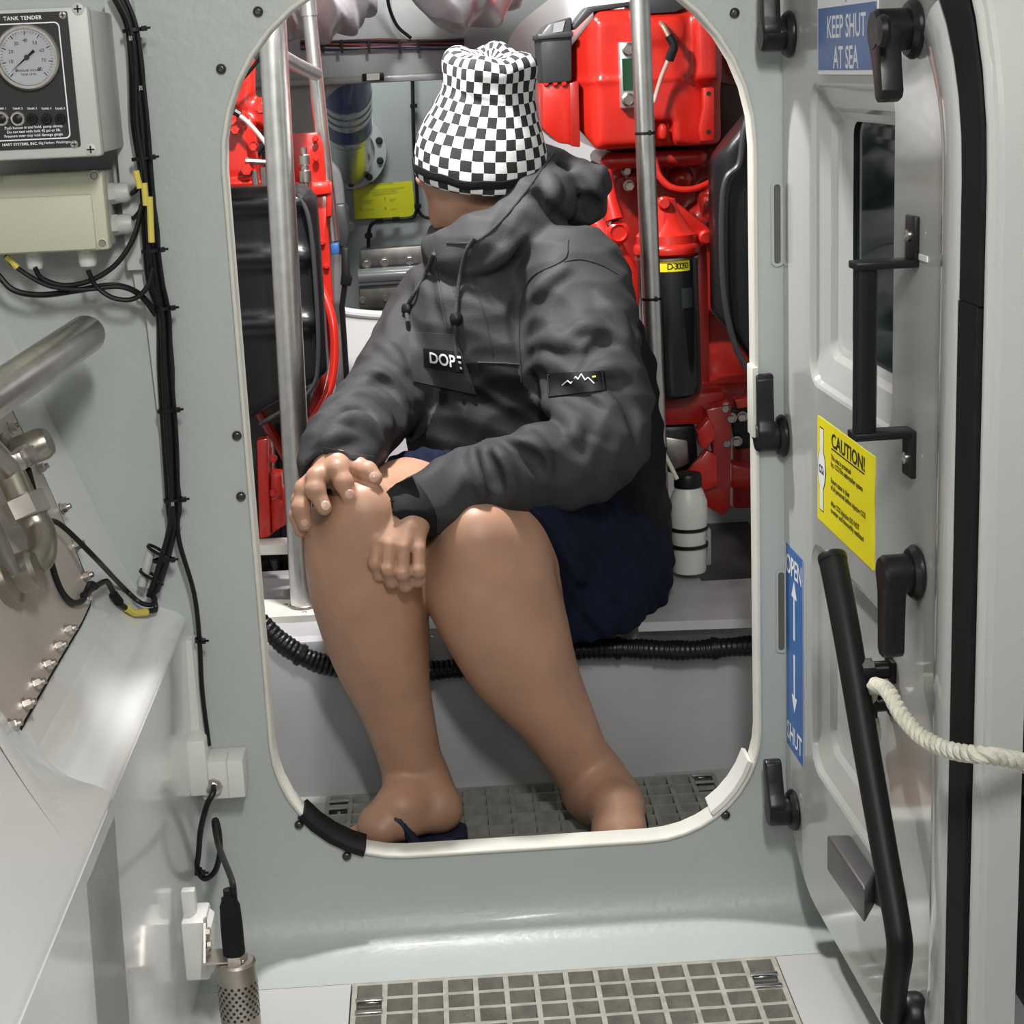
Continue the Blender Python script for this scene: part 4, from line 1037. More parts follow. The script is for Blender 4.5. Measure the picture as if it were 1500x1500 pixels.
# grab poles
def pole(label, top, bot, r, ties):
    a, b_ = PY(*top), PY(*bot); zt = 1.79; d = (a - b_).normalized(); t_ = b_ + d * ((zt - b_.z) / d.z); f_ = b_ + d * ((.334 - b_.z) / d.z)
    t = thing('grab_pole', label, 'pole', tuple(f_)); MB().tube([f_, t_], r, 24).build('pole_tube', ALU, t)
    MB().lathe(f_, (0, 0, 1), [(0, 0), (r * 2, 0), (r * 2.05, .003), (r * 1.9, .007), (r * 1.1, .008), (r * 1.05, .016), (r, .017)], 26).build('pole_foot', STLD, t)
    for k in range(3):
        a_ = k * 2.1 + .6; hexbolt(f_ + V((math.cos(a_) * r * 1.55, math.sin(a_) * r * 1.55, .007)), (0, 0, 1), .0045, t, STL)
    for py in ties:
        u_ = (py - top[1]) / (bot[1] - top[1]); c_ = a.lerp(b_, u_)
        q = MB().lathe(c_ - d * .003, d, [(r * .99, 0), (r * 1.05, 0), (r * 1.05, .005), (r * .99, .005)], 24); q.box(c_ + V((r * .2, -r * 1.15, -.004)), c_ + V((r * .5, -r * .95, .005)), .001)
        q.build('cable_tie', BLK, t)
    return t, a, b_
lp, la, lb = pole('brushed aluminium pole standing left of the seated person', (399, 40, .58), (446, 900, .58), .0232, [])
rp_, ra_, rb_ = pole('brushed aluminium pole with black ties in front of the right engine', (938, 20, .77), (963, 660, .77), .0176, [187, 428, 656])
# second thinner post and cross tube at the left
a, b_ = PY(452, 10, .99), PY(481, 290, .99)
sp = thing('rail_post', 'thinner metal post with cross tube behind the left pole', 'post', tuple(b_))
d = (b_ - a).normalized(); MB().tube([a - d * .5, b_ + d * .08], .0135, 18).build('post_tube', ALU, sp)
MB().lathe(PY(453, 24, .99), -d, [(.0145, 0), (.0158, .001), (.0158, .05), (.0145, .051)], 18).build('post_sleeve', ALU, sp)
MB().tube([PY(412, 82, .63), PY(436, 96, .76), PY(462, 108, .976)], .0125, 16).build('cross_tube', ALU, sp)

# ------------------------------------------------ back bulkhead of the engine space with its opening
BY = 1.75
ow = [PY(*c, BY) for c in [(466, 455), (466, 150), (492, 122), (530, 118), (720, 106), (760, 440)]]
hole_ = [(p.x, p.z) for p in ow]
zt = PY(560, 118, BY).z; zb = PY(560, 457, BY).z
hl = rrect(PY(472, 300, BY).x, zb, PY(800, 300, BY).x, zt, [.03, .03, .03, .10], 6)
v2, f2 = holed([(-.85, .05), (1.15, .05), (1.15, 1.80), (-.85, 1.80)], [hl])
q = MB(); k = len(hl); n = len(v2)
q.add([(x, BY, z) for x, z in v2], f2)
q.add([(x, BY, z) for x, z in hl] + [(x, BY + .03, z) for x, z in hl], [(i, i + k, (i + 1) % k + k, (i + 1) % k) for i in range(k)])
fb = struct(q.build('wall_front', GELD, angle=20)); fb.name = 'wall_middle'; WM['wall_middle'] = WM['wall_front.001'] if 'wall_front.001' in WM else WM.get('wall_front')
# beam lip over the opening, white coaming under it
zc = PY(560, 90, BY).z
MB().box((-.5, BY - .05, zt - .004), (.35, BY - .001, zt + .012), .004).build('beam_flange', GELD, fb)
q = MB(); P = catmull([PY(488, 420, BY - .10), PY(492, 448, BY - .10), PY(515, 458, BY - .10), PY(600, 464, BY - .10), PY(760, 470, BY - .10)], 6)
q.tube(P, .010, 10); q.build('coaming_lip', GELW, fb)
P2 = [PY(488, 420, BY - .10), PY(492, 448, BY - .10), PY(515, 458, BY - .10), PY(600, 464, BY - .10), PY(760, 470, BY - .10), PY(760, 760, BY - .10), PY(470, 760, BY - .10), PY(470, 420, BY - .10)]
MB().prism(P2, (0, .05, 0)).build('coaming', GELW, fb, smooth=False)
wmw = lambda p, t=-.045: frame(V(p), (math.cos(t), 0, -math.sin(t) * -1), (math.sin(t), 0, math.cos(t)), nY)
# wiring along the beam
wl = thing('wiring_loom', 'bundle of red, blue and black wires along the beam behind the hat', 'wiring', tuple(PY(550, 66, BY - .03)))
LOOM = [mat('wire_red', (.16, .02, .025), .5), mat('wire_blue', (.02, .025, .10), .5), CABM, mat('wire_grey', (.16, .14, .15), .5)]
for i in range(7):
    o = (i - 3) * 2.0
    P = [PY(440 + 40 * j, 66 + o + 1.2 * math.sin(j * 1.7 + i) - j * .3, BY - .02 - .005 * (i % 2)) for j in range(7)]
    MB().tube(catmull(P, 3), .0026, 6).build('wire', LOOM[[0, 2, 1, 0, 2, 3, 1][i]], wl)
for px in (472, 500, 540, 585, 612):
    a = PY(px, 58, BY - .032); b_ = PY(px, 78, BY - .032); MB().box((a.x - .003, BY - .034, b_.z), (a.x + .003, BY - .030, a.z), .0005).build('loom_tie', BLK, wl, smooth=False)
tg = thing('tag_holder', 'small black holder with cream tag on the beam', 'tag', tuple(PY(546, 112, BY - .06)))
pp_build('holder', BLK, tg, ([(530, 108), (562, 106), (563, 118), (531, 119)], BY - .062, .010, .003)); pp_build('tag_card', CREAM, tg, ([(537, 108), (556, 107), (556, 117), (537, 118)], BY - .0635, .002))
def wire(label, pts, r, m=CABM, name='cable'):
    P = catmull([PY(*p) for p in pts], 8); t = thing(name, label, 'cable', tuple(P[len(P) // 2])); MB().tube(P, r, 8).build('cable_sheath', m, t); return t
wire('black cable curving down from the ceiling to the beam wiring', [(566, -20, 1.66), (570, 10, 1.68), (582, 38, 1.70), (602, 56, 1.71)], .004)
DY = 2.62
c_ = wire('black cable clipped down the far wall beside the yellow notice', [(604, 100, DY), (606, 200, DY), (611, 290, DY), (609, 312, DY), (598, 320, DY), (560, 322, DY), (545, 328, DY), (540, 342, DY), (539, 365, DY), (530, 382, DY)], .0052)
for (x, y) in [(606, 155), (609, 235), (612, 302), (580, 321), (556, 323), (540, 345)]:
    MB().box(PY(x - 5, y + 3, DY + .012), PY(x + 5, y - 3, DY - .008), .001).build('cable_clip', BLK, c_)
wire('black cable branching right behind the head', [(611, 300, DY), (615, 312, DY), (625, 319, DY), (650, 321, DY)], .0045)
# yellow notice on the far wall
pn_ = [PY(*c, DY + .02) for c in [(517, 272), (604, 265), (609, 317), (520, 321)]]
yn = thing('yellow_notice', 'yellow printed notice on the far wall left of the head', 'sign', tuple(pn_[3]))
MB().prism(pn_, (0, .004, 0)).build('notice_sheet', mat('yellow_notice', (.62, .60, .02), .35), yn, smooth=False)
ang = -.06
def ntext(body, px, py, size, **kw): return text(body, 'lettering', wallmw(PY(px, py, DY + .0185), .05), size, mat('notice_ink', (.22, .20, .03), .6), yn, **kw)
ntext('FIRE EXTINGUISHING SYSTEM', 523, 271, .0075, sx=1.0)
ntext('in the event of fire close all openings\nand stop ventilation before\noperating the release handle', 545, 277, .0062)
ntext('1', 525, 290, .012); ntext('2', 562, 288, .012); ntext('3', 527, 303, .012); ntext('4', 563, 302, .012)
ntext('shut off fuel\npull cable', 532, 293, .0055); ntext('evacuate\nspace', 570, 290, .0055); ntext('keep closed', 534, 306, .0055); ntext('ventilate', 571, 305, .0055)
# blue hose on a bright metal pipe with its bolted flange
ax0, ax1 = PY(512, 232, 2.60), PY(507, 140, 2.22)
dp = thing('intake_pipe', 'bright metal pipe with blue silicone hose and clamps through the far wall', 'pipe', tuple(ax0))
d = (ax1 - ax0).normalized(); R = msz(34, ax1.lerp(ax0, .5)); L_ = (ax1 - ax0).length
CHR = mat('bright_pipe', (.78, .79, .77), .22, .9)
MB().tube([ax0 - d * .05, ax0 + d * L_ * .60], R * .97, 36, caps=False).build('pipe_stub', CHR, dp)
BLH = mat('blue_silicone_hose', (.012, .035, .22), .30, coat=.4)
hs = MB().tube([ax0 + d * L_ * .50, ax0 + d * (L_ + .35)], R * 1.04, 36).build('blue_hose', BLH, dp)
for t in (.52, .80, .90, 1.0):
    MB().lathe(ax0 + d * L_ * t, d, [(R * 1.04, 0), (R * 1.075, 0), (R * 1.075, .026), (R * 1.04, .026)], 36).build('hose_clamp', CHR, dp)
    th = math.radians(250); 
fc = PY(512, 222, 2.63); fr = msz(38, fc)
v2, f2 = holed([(fc.x + 1.42 * fr * math.cos(a), fc.z + 1.42 * fr * math.sin(a)) for a in np.linspace(0, 2 * PI, 41)[:-1]], [[(fc.x + .98 * fr * math.cos(a), fc.z + .98 * fr * math.sin(a)) for a in np.linspace(0, 2 * PI, 41)[:-1]]])
q = MB().add([(x, 2.625, z) for x, z in v2], f2); oc = [(fc.x + 1.42 * fr * math.cos(a), fc.z + 1.42 * fr * math.sin(a)) for a in np.linspace(0, 2 * PI, 41)[:-1]]
q.add([(x, 2.625, z) for x, z in oc] + [(x, 2.649, z) for x, z in oc], [(i, i + 40, (i + 1) % 40 + 40, (i + 1) % 40) for i in range(40)]); q.build('pipe_flange', mat('grey_flange', (.42, .43, .42), .4, .3), dp, angle=30)
for k in range(10):
    a = 2 * PI * k / 10 + .3; hexbolt(V((fc.x + 1.22 * fr * math.cos(a), 2.624, fc.z + 1.22 * fr * math.sin(a))), nY, .008, dp, BST)
# plates and beam below the notice
stp = thing('bolted_steel_plates', 'scuffed bolted steel plates and rail across the far wall below the notice', 'plate', tuple(PY(565, 450, 2.5)))
pp_build('upper_plate', STLD, stp, ([(527, 366), (640, 358), (640, 386), (526, 393)], 2.56, .05, .004))
q = MB().tube([PY(525, 405, 2.52), PY(640, 398, 2.52)], .020, 16); q.build('rail_tube', GELD, stp)
pp_build('lower_plate', mat('worn_plate', (.20, .185, .165), .5, .6, vary=.3, vscale=20), stp, ([(526, 424), (640, 416), (640, 446), (526, 453)], 2.55, .05, .004))
for (x, y) in [(537, 387), (563, 384), (600, 381)]: hexbolt(PY(x, y, 2.558), nY, .010, stp, STL)
for (x, y) in [(531, 440), (565, 437), (590, 435)]: hexbolt(PY(x, y, 2.548), nY, .009, stp, STLD)
for i, (x, y) in enumerate([(504, 305), (512, 332)]): hexbolt(PY(x, y, DY + .02), nY, .012, stp, STL)

# lagging under the ceiling: crumpled silvery bags
LAG = mat('silver_lagging', (0.36, 0.35, 0.37), 0.34, 0.40, bump=.5, bscale=22, vary=.2, vscale=9)
def lag(label, c, r, seed):
    F = Field(V(c) - V(r) * 1.25, V(c) + V(r) * 1.25, max(r) / 32)
    F.ell(c, r, k=0)
    sd = np.random.default_rng(seed); ph = sd.uniform(0, 6.28, (6, 3)); fr_ = sd.uniform(14, 46, (6, 3))
    def fn(x, y, z):
        d = 0
        for i in range(6):
            d = d + np.abs(np.sin(x * fr_[i, 0] + y * fr_[i, 1] * .6 + z * fr_[i, 2] + ph[i, 0])) * .5 * (.9 ** i)
        return (d - 1.4) * .022
    F.warp(fn, .08); t = F.build('insulation_lagging', LAG, None); return tag(t, label, 'insulation')
c0 = PY(480, 30, 1.35); lag('crumpled silvery lagging under the ceiling behind the left poles', (c0.x - .03, 1.36, c0.z + .07), (.15, .15, .11), 3)
c0 = PY(675, 18, 1.30); lag('crumpled silvery lagging under the ceiling directly above the hat', (c0.x + .01, 1.32, c0.z + .07), (.125, .14, .105), 5)
# white hull panel brightly lit by the lamp, right of the hat
hq = MB(); PA = [(742, -30, 1.62), (742, 180, 1.62)]
prof = catmull([PY(735, 160, 1.70), PY(745, 60, 1.66), PY(790, 10, 1.60), PY(850, -25, 1.50), PY(930, -45, 1.38)], 6)
hq.add([tuple(p) for p in prof] + [tuple(p + V((.10, .02, -.34))) for p in prof], [(i, i + 1, i + 1 + len(prof), i + len(prof)) for i in range(len(prof) - 1)])
hp_ = hq.build('trim_2', GELW, None, angle=80); struct(hp_)

# ------------------------------------------------ RIGHT ENGINE
FY = 1.00
re_ = thing('red_engine', 'big red marine engine right of the seated person', 'engine', tuple(PY(960, 760, 1.1)))
F = Field(PY(820, 255, FY) - V((.02, .05, .02)), PY(1080, -40, FY) + V((.03, .40, .03)), .0045)
def pb(x0, y0, x1, y1, Y0, Y1):
    a, b_ = PY(x0, y1, Y0), PY(x1, y0, Y0); return ((a.x + b_.x) / 2, (Y0 + Y1) / 2, (a.z + b_.z) / 2), ((b_.x - a.x) / 2, (Y1 - Y0) / 2, (b_.z - a.z) / 2)
c, r = pb(842, 6, 1058, 222, FY, FY + .34); F.box(c, r, .014)
# chamfers: left facet, upper left, lower left, lower edge
F.half(PY(988, 100, FY), V((.30, -.95, 0))); F.half(PY(878, 100, FY), V((-.75, -.66, 0))); F.half(PY(846, 60, FY), V((-.78, 0, .62))); F.half(PY(848, 186, FY), V((-.8, 0, -.6))); F.half(PY(950, 208, FY), V((0, -.6, -.8))); F.half(PY(900, 30, FY), V((0, -.62, .78)))
c, r = pb(836, 113, 1000, 121, FY - .012, FY + .3); F.box(c, r, .004, k=.01)
c, r = pb(958, 176, 988, 240, FY - .02, FY + .03); F.box(c, r, .006, k=.012, sub=True)
c, r = pb(966, 182, 978, 206, FY - .004, FY + .04); F.box(c, r, .004, k=.008)
c, r = pb(1022, 20, 1052, 118, FY - .014, FY + .1); F.box(c, r, .010, k=.03)
c, r = pb(940, 30, 1000, 60, FY - .006, FY + .1); F.box(c, r, .008, k=.02)
F.blur(1); cas = F.build('engine_casing', RED, re_)
pp_build('mounting_plate', RED, cas, ([(1030, 128), (1047, 128), (1047, 206), (1026, 208), (1024, 190), (1030, 160)], FY - .016, .03, .004))
for y in (137, 193): MB().lathe(PY(1038, y, FY - .016), nY, [(0, 0), (.0045, 0), (.0045, .0008), (0, .0008)], 12).build('bolt_hole', BST, cas)
sgl = pp_build('sight_glass_frame', mat('silver_frame', (.6, .6, .6), .35, .8), re_, ([(907, 62), (932, 61), (934, 158), (910, 159)], FY - .022, .03, .003)); sgl['label'] = 'silver framed sight glass'
pp_build('sight_glass', mat('green_glass', (.01, .05, .02), .06), sgl, ([(911, 86), (930, 85), (931, 132), (913, 133)], FY - .024, .006))
for y in (72, 146): MB().lathe(PY(920, y, FY - .022), nY, [(0, 0), (.0125, 0), (.0125, .006), (.009, .008), (.009, .004), (.005, .004), (.005, .008), (0, .008)], 20).build('frame_screw', STL, sgl)
bx = pp_build('control_box', DKG, re_, ([(790, 52), (804, 34), (838, 24), (838, 120), (795, 123)], FY + .02, .16, .006)); bx['label'] = 'dark grey box on the engine'
pp_build('box_lid_edge', DKG, bx, ([(788, 50), (840, 46), (840, 54), (788, 58)], FY + .012, .16, .002))
pp_build('box_label', GELD, bx, ([(812, 34), (828, 30), (824, 46), (810, 48)], FY + .017, .004))
pp_build('red_cover_box', RED, re_, ([(793, 122), (836, 118), (838, 212), (818, 210), (795, 190)], FY + .03, .16, .006))
for x in (800, 813, 826): hexbolt(PY(x, 122, FY + .028), nY, .005, re_, RED)
pp_build('cover_rib', REDD, re_, ([(834, 122), (848, 118), (850, 216), (836, 214)], FY + .015, .12, .003))
pp_build('filler_cap', DKG, re_, ([(922, 2), (1000, -4), (1003, 12), (990, 18), (925, 22)], FY + .0, .1, .004))
pp_build('top_rail', DKG, re_, ([(860, 10), (925, 2), (925, 8), (870, 17), (842, 44), (838, 38)], FY + .02, .1, .002))
q = MB().tube(catmull([PY(968, 34, FY - .004), PY(973, 40, FY - .03), PY(981, 55, FY - .04)], 5), .0052, 10).build('sender_elbow', mat('brass_pipe', (.40, .28, .20), .4, .8), re_)
MB().tube(catmull([PY(980, 52, FY - .04), PY(987, 66, FY - .042), PY(983, 80, FY - .04), PY(980, 88, FY - .038)], 5), .0088, 10).build('taped_joint', BLK, re_)
MB().tube(catmull([PY(980, 86, FY - .038), PY(968, 115, FY - .03), PY(958, 150, FY - .03)], 6), .0042, 10).build('clear_hose', mat('pink_hose', (.55, .30, .26), .3), re_)
# body below the casing
F = Field(PY(860, 770, 1.06) - V((.02, .02, 0)), PY(1135, 200, 1.06) + V((.03, .40, .02)), .0065)
c, r = pb(905, 205, 1120, 470, 1.16, 1.42); F.box(c, r, .02)
c, r = pb(880, 218, 1040, 250, 1.05, 1.3); F.box(c, r, .02, k=.02)
c, r = pb(1000, 560, 1125, 625, 1.10, 1.4); F.box(c, r, .015, k=.02)
c, r = pb(1075, 600, 1125, 760, 1.12, 1.4); F.box(c, r, .015, k=.02)
for (x, y, rr) in [(905, 245, .02), (930, 262, .016), (1000, 262, .022), (1045, 290, .03), (1080, 235, .035), (1025, 320, .025), (960, 245, .015)]:
    p = PY(x, y, 1.12); F.cap(p, p + V((0, .1, 0)), rr, k=.01)
F.build('engine_block', REDD, re_)
MB().tube(catmull([PY(889, 250, 1.02), PY(893, 290, 1.0), PY(900, 322, .99)], 5), .013, 12, rs=[.010, .015, .019]).build('cast_arm', RED, re_)
pp_build('bracket_plate', RED, re_, ([(862, 325), (884, 322), (906, 345), (940, 405), (940, 470), (900, 440)], 1.0, .05, .004))
ad = MB().lathe(PY(905, 340, .995), nY, [(0, -.02), (.022, -.02), (.022, .012), (.016, .016), (.012, .012), (0, .012)], 18).build('plug_boss', RED, re_)
for (x, y, r_) in [(893, 247, .007), (917, 250, .008), (921, 272, .009), (1018, 225, .006)]: hexbolt(PY(x, y, 1.09), nY, r_, re_, STLD if r_ > .0075 else RED, .02)
MB().tube(catmull([PY(958, 232, 1.0), PY(966, 258, .99), PY(985, 275, .98), PY(1015, 277, .98), PY(1045, 265, .99), PY(1075, 250, 1.02)], 8), .0065, 10).build('red_hose', RED, re_)
MB().tube(catmull([PY(1052, 55, 1.1), PY(1066, 85, 1.1), PY(1078, 106, 1.1), PY(1100, 108, 1.1)], 6), .008, 10).build('red_pipe', REDD, re_)
pp_build('rear_casting', REDD, re_, ([(1040, 10), (1150, 10), (1150, 240), (1040, 240)], 1.24, .12, .02))
pp_build('lower_casting', REDD, re_, ([(1028, 430), (1150, 430), (1150, 600), (1028, 600)], 1.22, .12, .02))
pp_build('dark_bracket', mat('dark_casting_and_gap', (.05, .02, .02), .5), re_, ([(1052, 120), (1100, 128), (1100, 236), (1056, 230)], 1.12, .05, .006))
pp_build('upper_right_cover', RED, re_, ([(1070, 40), (1085, 52), (1120, 110), (1120, 130), (1085, 100)], 1.14, .1, .006))
# filter head and canister
fcx = 980; fyY = .93
fa, fb_ = PY(977, 372, fyY), PY(984, 578, fyY)
frad = msz(46, fa)
hd = MB().lathe(PY(977, 366, fyY), (0, 0, 1), [(0, -.004), (frad * 1.06, -.004), (frad * 1.08, .004), (frad * 1.05, .010), (frad * .98, .014), (frad * .95, .030), (frad * .80, .038), (frad * .45, .070), (frad * .30, .095), (0, .1)], 30).build('filter_head', RED, re_)
q = MB(); tpz = PY(972, 300, fyY)
for dx in (-1, 1):
    q.prism([PY(972, 298, fyY - .02), PY(972 + dx * 34, 348, fyY - .045), PY(972, 350, fyY - .05)], (.006 * dx, .02, 0))
q.build('head_rib', RED, hd)
pp_build('head_lug', RED, re_, ([(960, 292), (984, 290), (1040, 335), (1042, 352), (1028, 358), (985, 345), (960, 345)], fyY - .01, .05, .006))
MB().lathe(PY(972, 297, fyY - .02), nY, [(0, -.01), (.012, -.01), (.012, .01), (.009, .014), (0, .014)], 16).build('head_bolt', RED, re_)
MB().lathe(PY(1033, 347, fyY - .01), nY, [(0, -.01), (.014, -.01), (.014, .012), (.010, .016), (0, .016)], 16).build('head_bolt', RED, re_)
pp_build('hanging_bracket', REDD, re_, ([(1018, 360), (1036, 358), (1040, 560), (1022, 560)], fyY + .075, .02, .003))
pp_build('side_casting', REDD, re_, ([(1030, 288), (1060, 285), (1058, 325), (1032, 320)], fyY + .08, .06, .006))
oil = thing('oil_filter', 'black canister oil filter with yellow label under the red filter head', 'filter', tuple(fb_))
dd = (fb_ - fa).normalized(); L_ = (fb_ - fa).length
FBLK = mat('gloss_black_paint', (.010, .011, .012), .22, coat=.3)
MB().lathe(fa, dd, [(0, .003), (frad * .96, .003), (frad * .97, .006), (frad * .97, L_ - .02), (frad * .93, L_ - .006), (frad * .80, L_), (0, L_)], 36).build('canister', FBLK, oil)
MB().lathe(fa + dd * .002, dd, [(frad * .97, 0), (frad * 1.03, .001), (frad * 1.03, .005), (frad * .97, .006)], 36).build('rim_ring', STL, oil)
q = MB(); hh = msz(15, fa); th0, th1 = math.radians(-150), math.radians(-52)
zf = zframe(fa + dd * .008, dd, (1, 0, 0)); n2 = 14; vv = []
for i in range(n2 + 1):
    a = th0 + (th1 - th0) * i / n2; x_, y_ = math.cos(a) * frad * .976, math.sin(a) * frad * .976
    for zz in (0, hh): p = fa + dd * (.008 + zz) + V((x_, y_, 0)); vv.append(p)
q.add(vv, [(2 * i, 2 * i + 1, 2 * i + 3, 2 * i + 2) for i in range(n2)]); lb_ = q.build('filter_label', YEL, oil, fix=False)
for i, chx in enumerate('D-30050'):
    a = math.radians(-93 + i * 5.6); p = fa + dd * (.010) + V((math.cos(a) * frad * .985, math.sin(a) * frad * .985, 0))
    text(chx, 'lettering', frame(p, (-math.sin(a), math.cos(a), 0), (0, 0, 1), (math.cos(a), math.sin(a), 0)), .016, BST, lb_, bold=.01, align='CENTER')
q = MB(); vv = []
for i in range(7):
    a = math.radians(-72 + i * 4.2)
    for zz in (L_ * .22, L_ * .36): vv.append(fa + dd * zz + V((math.cos(a) * frad * .974, math.sin(a) * frad * .974, 0)))
q.add(vv, [(2 * i, 2 * i + 1, 2 * i + 3, 2 * i + 2) for i in range(6)]); q.build('faded_label', mat('faded_label', (.03, .035, .04), .5), oil, fix=False)
# frames under the filter
eb = thing('engine_mount', 'red engine mount frame with bolts below the oil filter', 'engine mount', tuple(PY(1045, 752, .9)))
pp_build('mount_beam', REDD, eb, ([(966, 585), (1060, 572), (1062, 600), (1030, 622), (968, 624)], .95, .10, .006))
pp_build('mount_upright', REDD, eb, ([(1034, 600), (1072, 592), (1070, 745), (1060, 756), (1022, 735), (1020, 715), (1046, 712), (1050, 690)], .90, .06, .004))
pp_build('mount_gusset', RED, eb, ([(1004, 700), (1036, 660), (1050, 668), (1052, 712), (1018, 724), (1016, 712)], .885, .03, .003))
pp_build('mount_lug', RED, eb, ([(1022, 632), (1040, 612), (1050, 640), (1034, 660), (1026, 655)], .885, .04, .004))
pp_build('mount_foot', RED, eb, ([(1072, 680), (1112, 690), (1112, 716), (1070, 716)], .95, .06, .006))
pp_build('mount_cap', RED, eb, ([(1076, 586), (1096, 582), (1098, 596), (1080, 600)], .90, .03, .003))
pp_build('mount_plate', BLK, eb, ([(1070, 600), (1108, 596), (1108, 655), (1078, 660)], .92, .05, .004))
for (x, y) in [(1064, 597), (1072, 612), (1088, 610), (1066, 648), (1080, 646)]: hexbolt(PY(x, y, .91), (-.3, -1, 0), .008, eb, STL, .014)
pp_build('junction_block', STLD, eb, ([(975, 640), (1008, 645), (1010, 680), (985, 690), (975, 670)], .93, .04, .004))
pp_build('dark_pump', BLK, eb, ([(968, 625), (1020, 622), (1024, 690), (1000, 700), (972, 690)], .96, .08, .01))
# bottle on the bed
bt_p = PZ(1010, 836, .345); by = bt_p.y
bo = thing('coolant_bottle', 'white plastic bottle with black cap strapped beside the right pole', 'bottle', tuple(bt_p))
bw_ = msz(25, bt_p); bh = PY(1000, 712, by).z - bt_p.z
MB().lathe(bt_p, (0, 0, 1), [(0, 0), (bw_ * .95, 0), (bw_, .006), (bw_ * 1.0, bh * .42), (bw_ * 1.12, bh * .62), (bw_ * 1.10, bh * .82), (bw_ * .9, bh * .93), (bw_ * .72, bh), (0, bh)], 24).build('bottle_body', mat('milky_plastic', (.62, .62, .58), .4), bo)
MB().lathe(bt_p + V((0, 0, bh - .001)), (0, 0, 1), [(0, 0), (bw_ * .80, 0), (bw_ * .82, .004), (bw_ * .80, .020), (bw_ * .74, .024), (0, .024)], 22).build('bottle_cap', BLK, bo)
for f_ in (.30, .50): MB().lathe(bt_p + V((0, 0, bh * f_)), (0, 0, 1), [(bw_ * 1.02, 0), (bw_ * 1.13, 0), (bw_ * 1.13, .006), (bw_ * 1.02, .006)], 24).build('strap', BLK, bo)
MB().tube([PY(972, 662, by - .01), PY(992, 702, by - .02)], .004, 8).build('tie_tail', mat('pale_strap', (.55, .56, .42), .5), bo)
MB().box(bt_p + V((-.03, .025, .0)), bt_p + V((.045, .045, .07)), .004).build('bottle_holder', GELD, bo)
# black ribbed covers either side
def cover(label, outline_px, Y, depth, ribs, seam):
    P = [PY(x, y, Y) for x, y in outline_px]; lo = V((min(p.x for p in P), Y, min(p.z for p in P))); hi = V((max(p.x for p in P), Y + depth, max(p.z for p in P)))
    F = Field(lo - V((.02, .03, .02)), hi + V((.02, .02, .02)), .006)
    cx_, cz_ = (lo.x + hi.x) / 2, (lo.z + hi.z) / 2
    F.box((cx_, Y + depth / 2, cz_), ((hi.x - lo.x) / 2, depth / 2, (hi.z - lo.z) / 2), .045)
    for (p, n_) in seam: F.half(PY(*p, Y), n_)
    F.blur(2)
    for (y0, y1, hgt) in ribs:
        a, b_ = PY(outline_px[0][0], y0, Y), PY(outline_px[0][0], y1, Y)
        F.box((cx_, Y + .003, (a.z + b_.z) / 2), ((hi.x - lo.x) / 2 - .02, .008 + hgt, abs(a.z - b_.z) / 2), .006, k=.015)
    F.blur(1)
    t = thing('ribbed_cover', label, 'cover', (cx_, Y, lo.z)); F.build('cover_shell', mat('black_cover', (.010, .0105, .012), .36, bump=.15, bscale=140, spec=.35), t); return t
lc_ = cover('black ribbed plastic cover behind the pole left of the doorway', [(300, 276), (464, 282), (468, 600), (300, 640)], .74, .12, [(292, 312, .006), (372, 392, .006), (470, 488, .006)], [((455, 565), V((.45, 0, -.9)))])
MB().tube(catmull([PY(436, 284, .735), PY(452, 320, .735), (PY(461, 400, .735)), PY(466, 520, .735), PY(452, 575, .735), PY(380, 622, .735)], 6), .0042, 8).build('edge_piping', DKG, lc_)
rc_ = cover('black moulded cover at the right edge of the doorway', [(1048, 190), (1160, 140), (1160, 600), (1050, 600)], .80, .11, [], [((1056, 470), V((-.8, 0, -.6))), ((1052, 230), V((-.75, 0, .66)))])
MB().tube(catmull([PY(1104, 150, .79), PY(1090, 190, .79), PY(1083, 240, .79), PY(1064, 262, .79), PY(1058, 310, .79), PY(1060, 420, .79), PY(1075, 500, .79), PY(1105, 560, .79)], 6), .006, 10).build('edge_piping', DKG, rc_)

# ------------------------------------------------ LEFT ENGINE
le = thing('left_engine', 'red engine parts glimpsed left of the aluminium pole', 'engine', tuple(PY(400, 600, 1.15)))
F = Field(PY(300, 300, 1.0) - V((.02, .02, 0)), PY(420, 70, 1.0) + V((.05, .34, .05)), .005)
c, r = pb(318, 168, 372, 268, 1.02, 1.22); F.box(c, r, .02)
c, r = pb(330, 262, 392, 276, 1.0, 1.2); F.box(c, r, .008, k=.01)
for (x0, y0, x1, y1, rr) in [(362, 92, 362, 150, .016), (340, 140, 372, 165, .014), (385, 158, 392, 178, .02), (360, 180, 366, 200, .014)]:
    F.cap(PY(x0, y0, 1.06), PY(x1, y1, 1.06), rr, k=.012)
F.build('cylinder_block', RED, le)
pp_build('rear_block', REDD, le, ([(370, 152), (415, 148), (415, 290), (372, 290)], 1.14, .1, .012))
for (x, y, r_) in [(380, 165, .010), (404, 172, .010), (392, 262, .010)]: hexbolt(PY(x, y, 1.138), nY, r_, le, RED, .014)
MB().tube(catmull([PY(372, 230, 1.05), PY(385, 214, 1.05), PY(402, 212, 1.05), PY(415, 225, 1.05)], 6), .009, 10).build('black_hose', CABM, le)
pp_build('gap_shade', BST, le, ([(372, 188), (386, 186), (388, 232), (376, 236)], 1.125, .02, .003))  # black block stands in for shade between the engine parts
MB().box(V((-.78, 1.12, .14)), V((-.30, 1.48, .98)), .02).build('engine_block', REDD, le)
for (x, y, r_) in [(355, 172, .010), (362, 248, .012), (382, 160, .008), (345, 190, .009), (372, 215, .008)]: hexbolt(PY(x, y, 1.005), nY, r_, le, RED, .014)
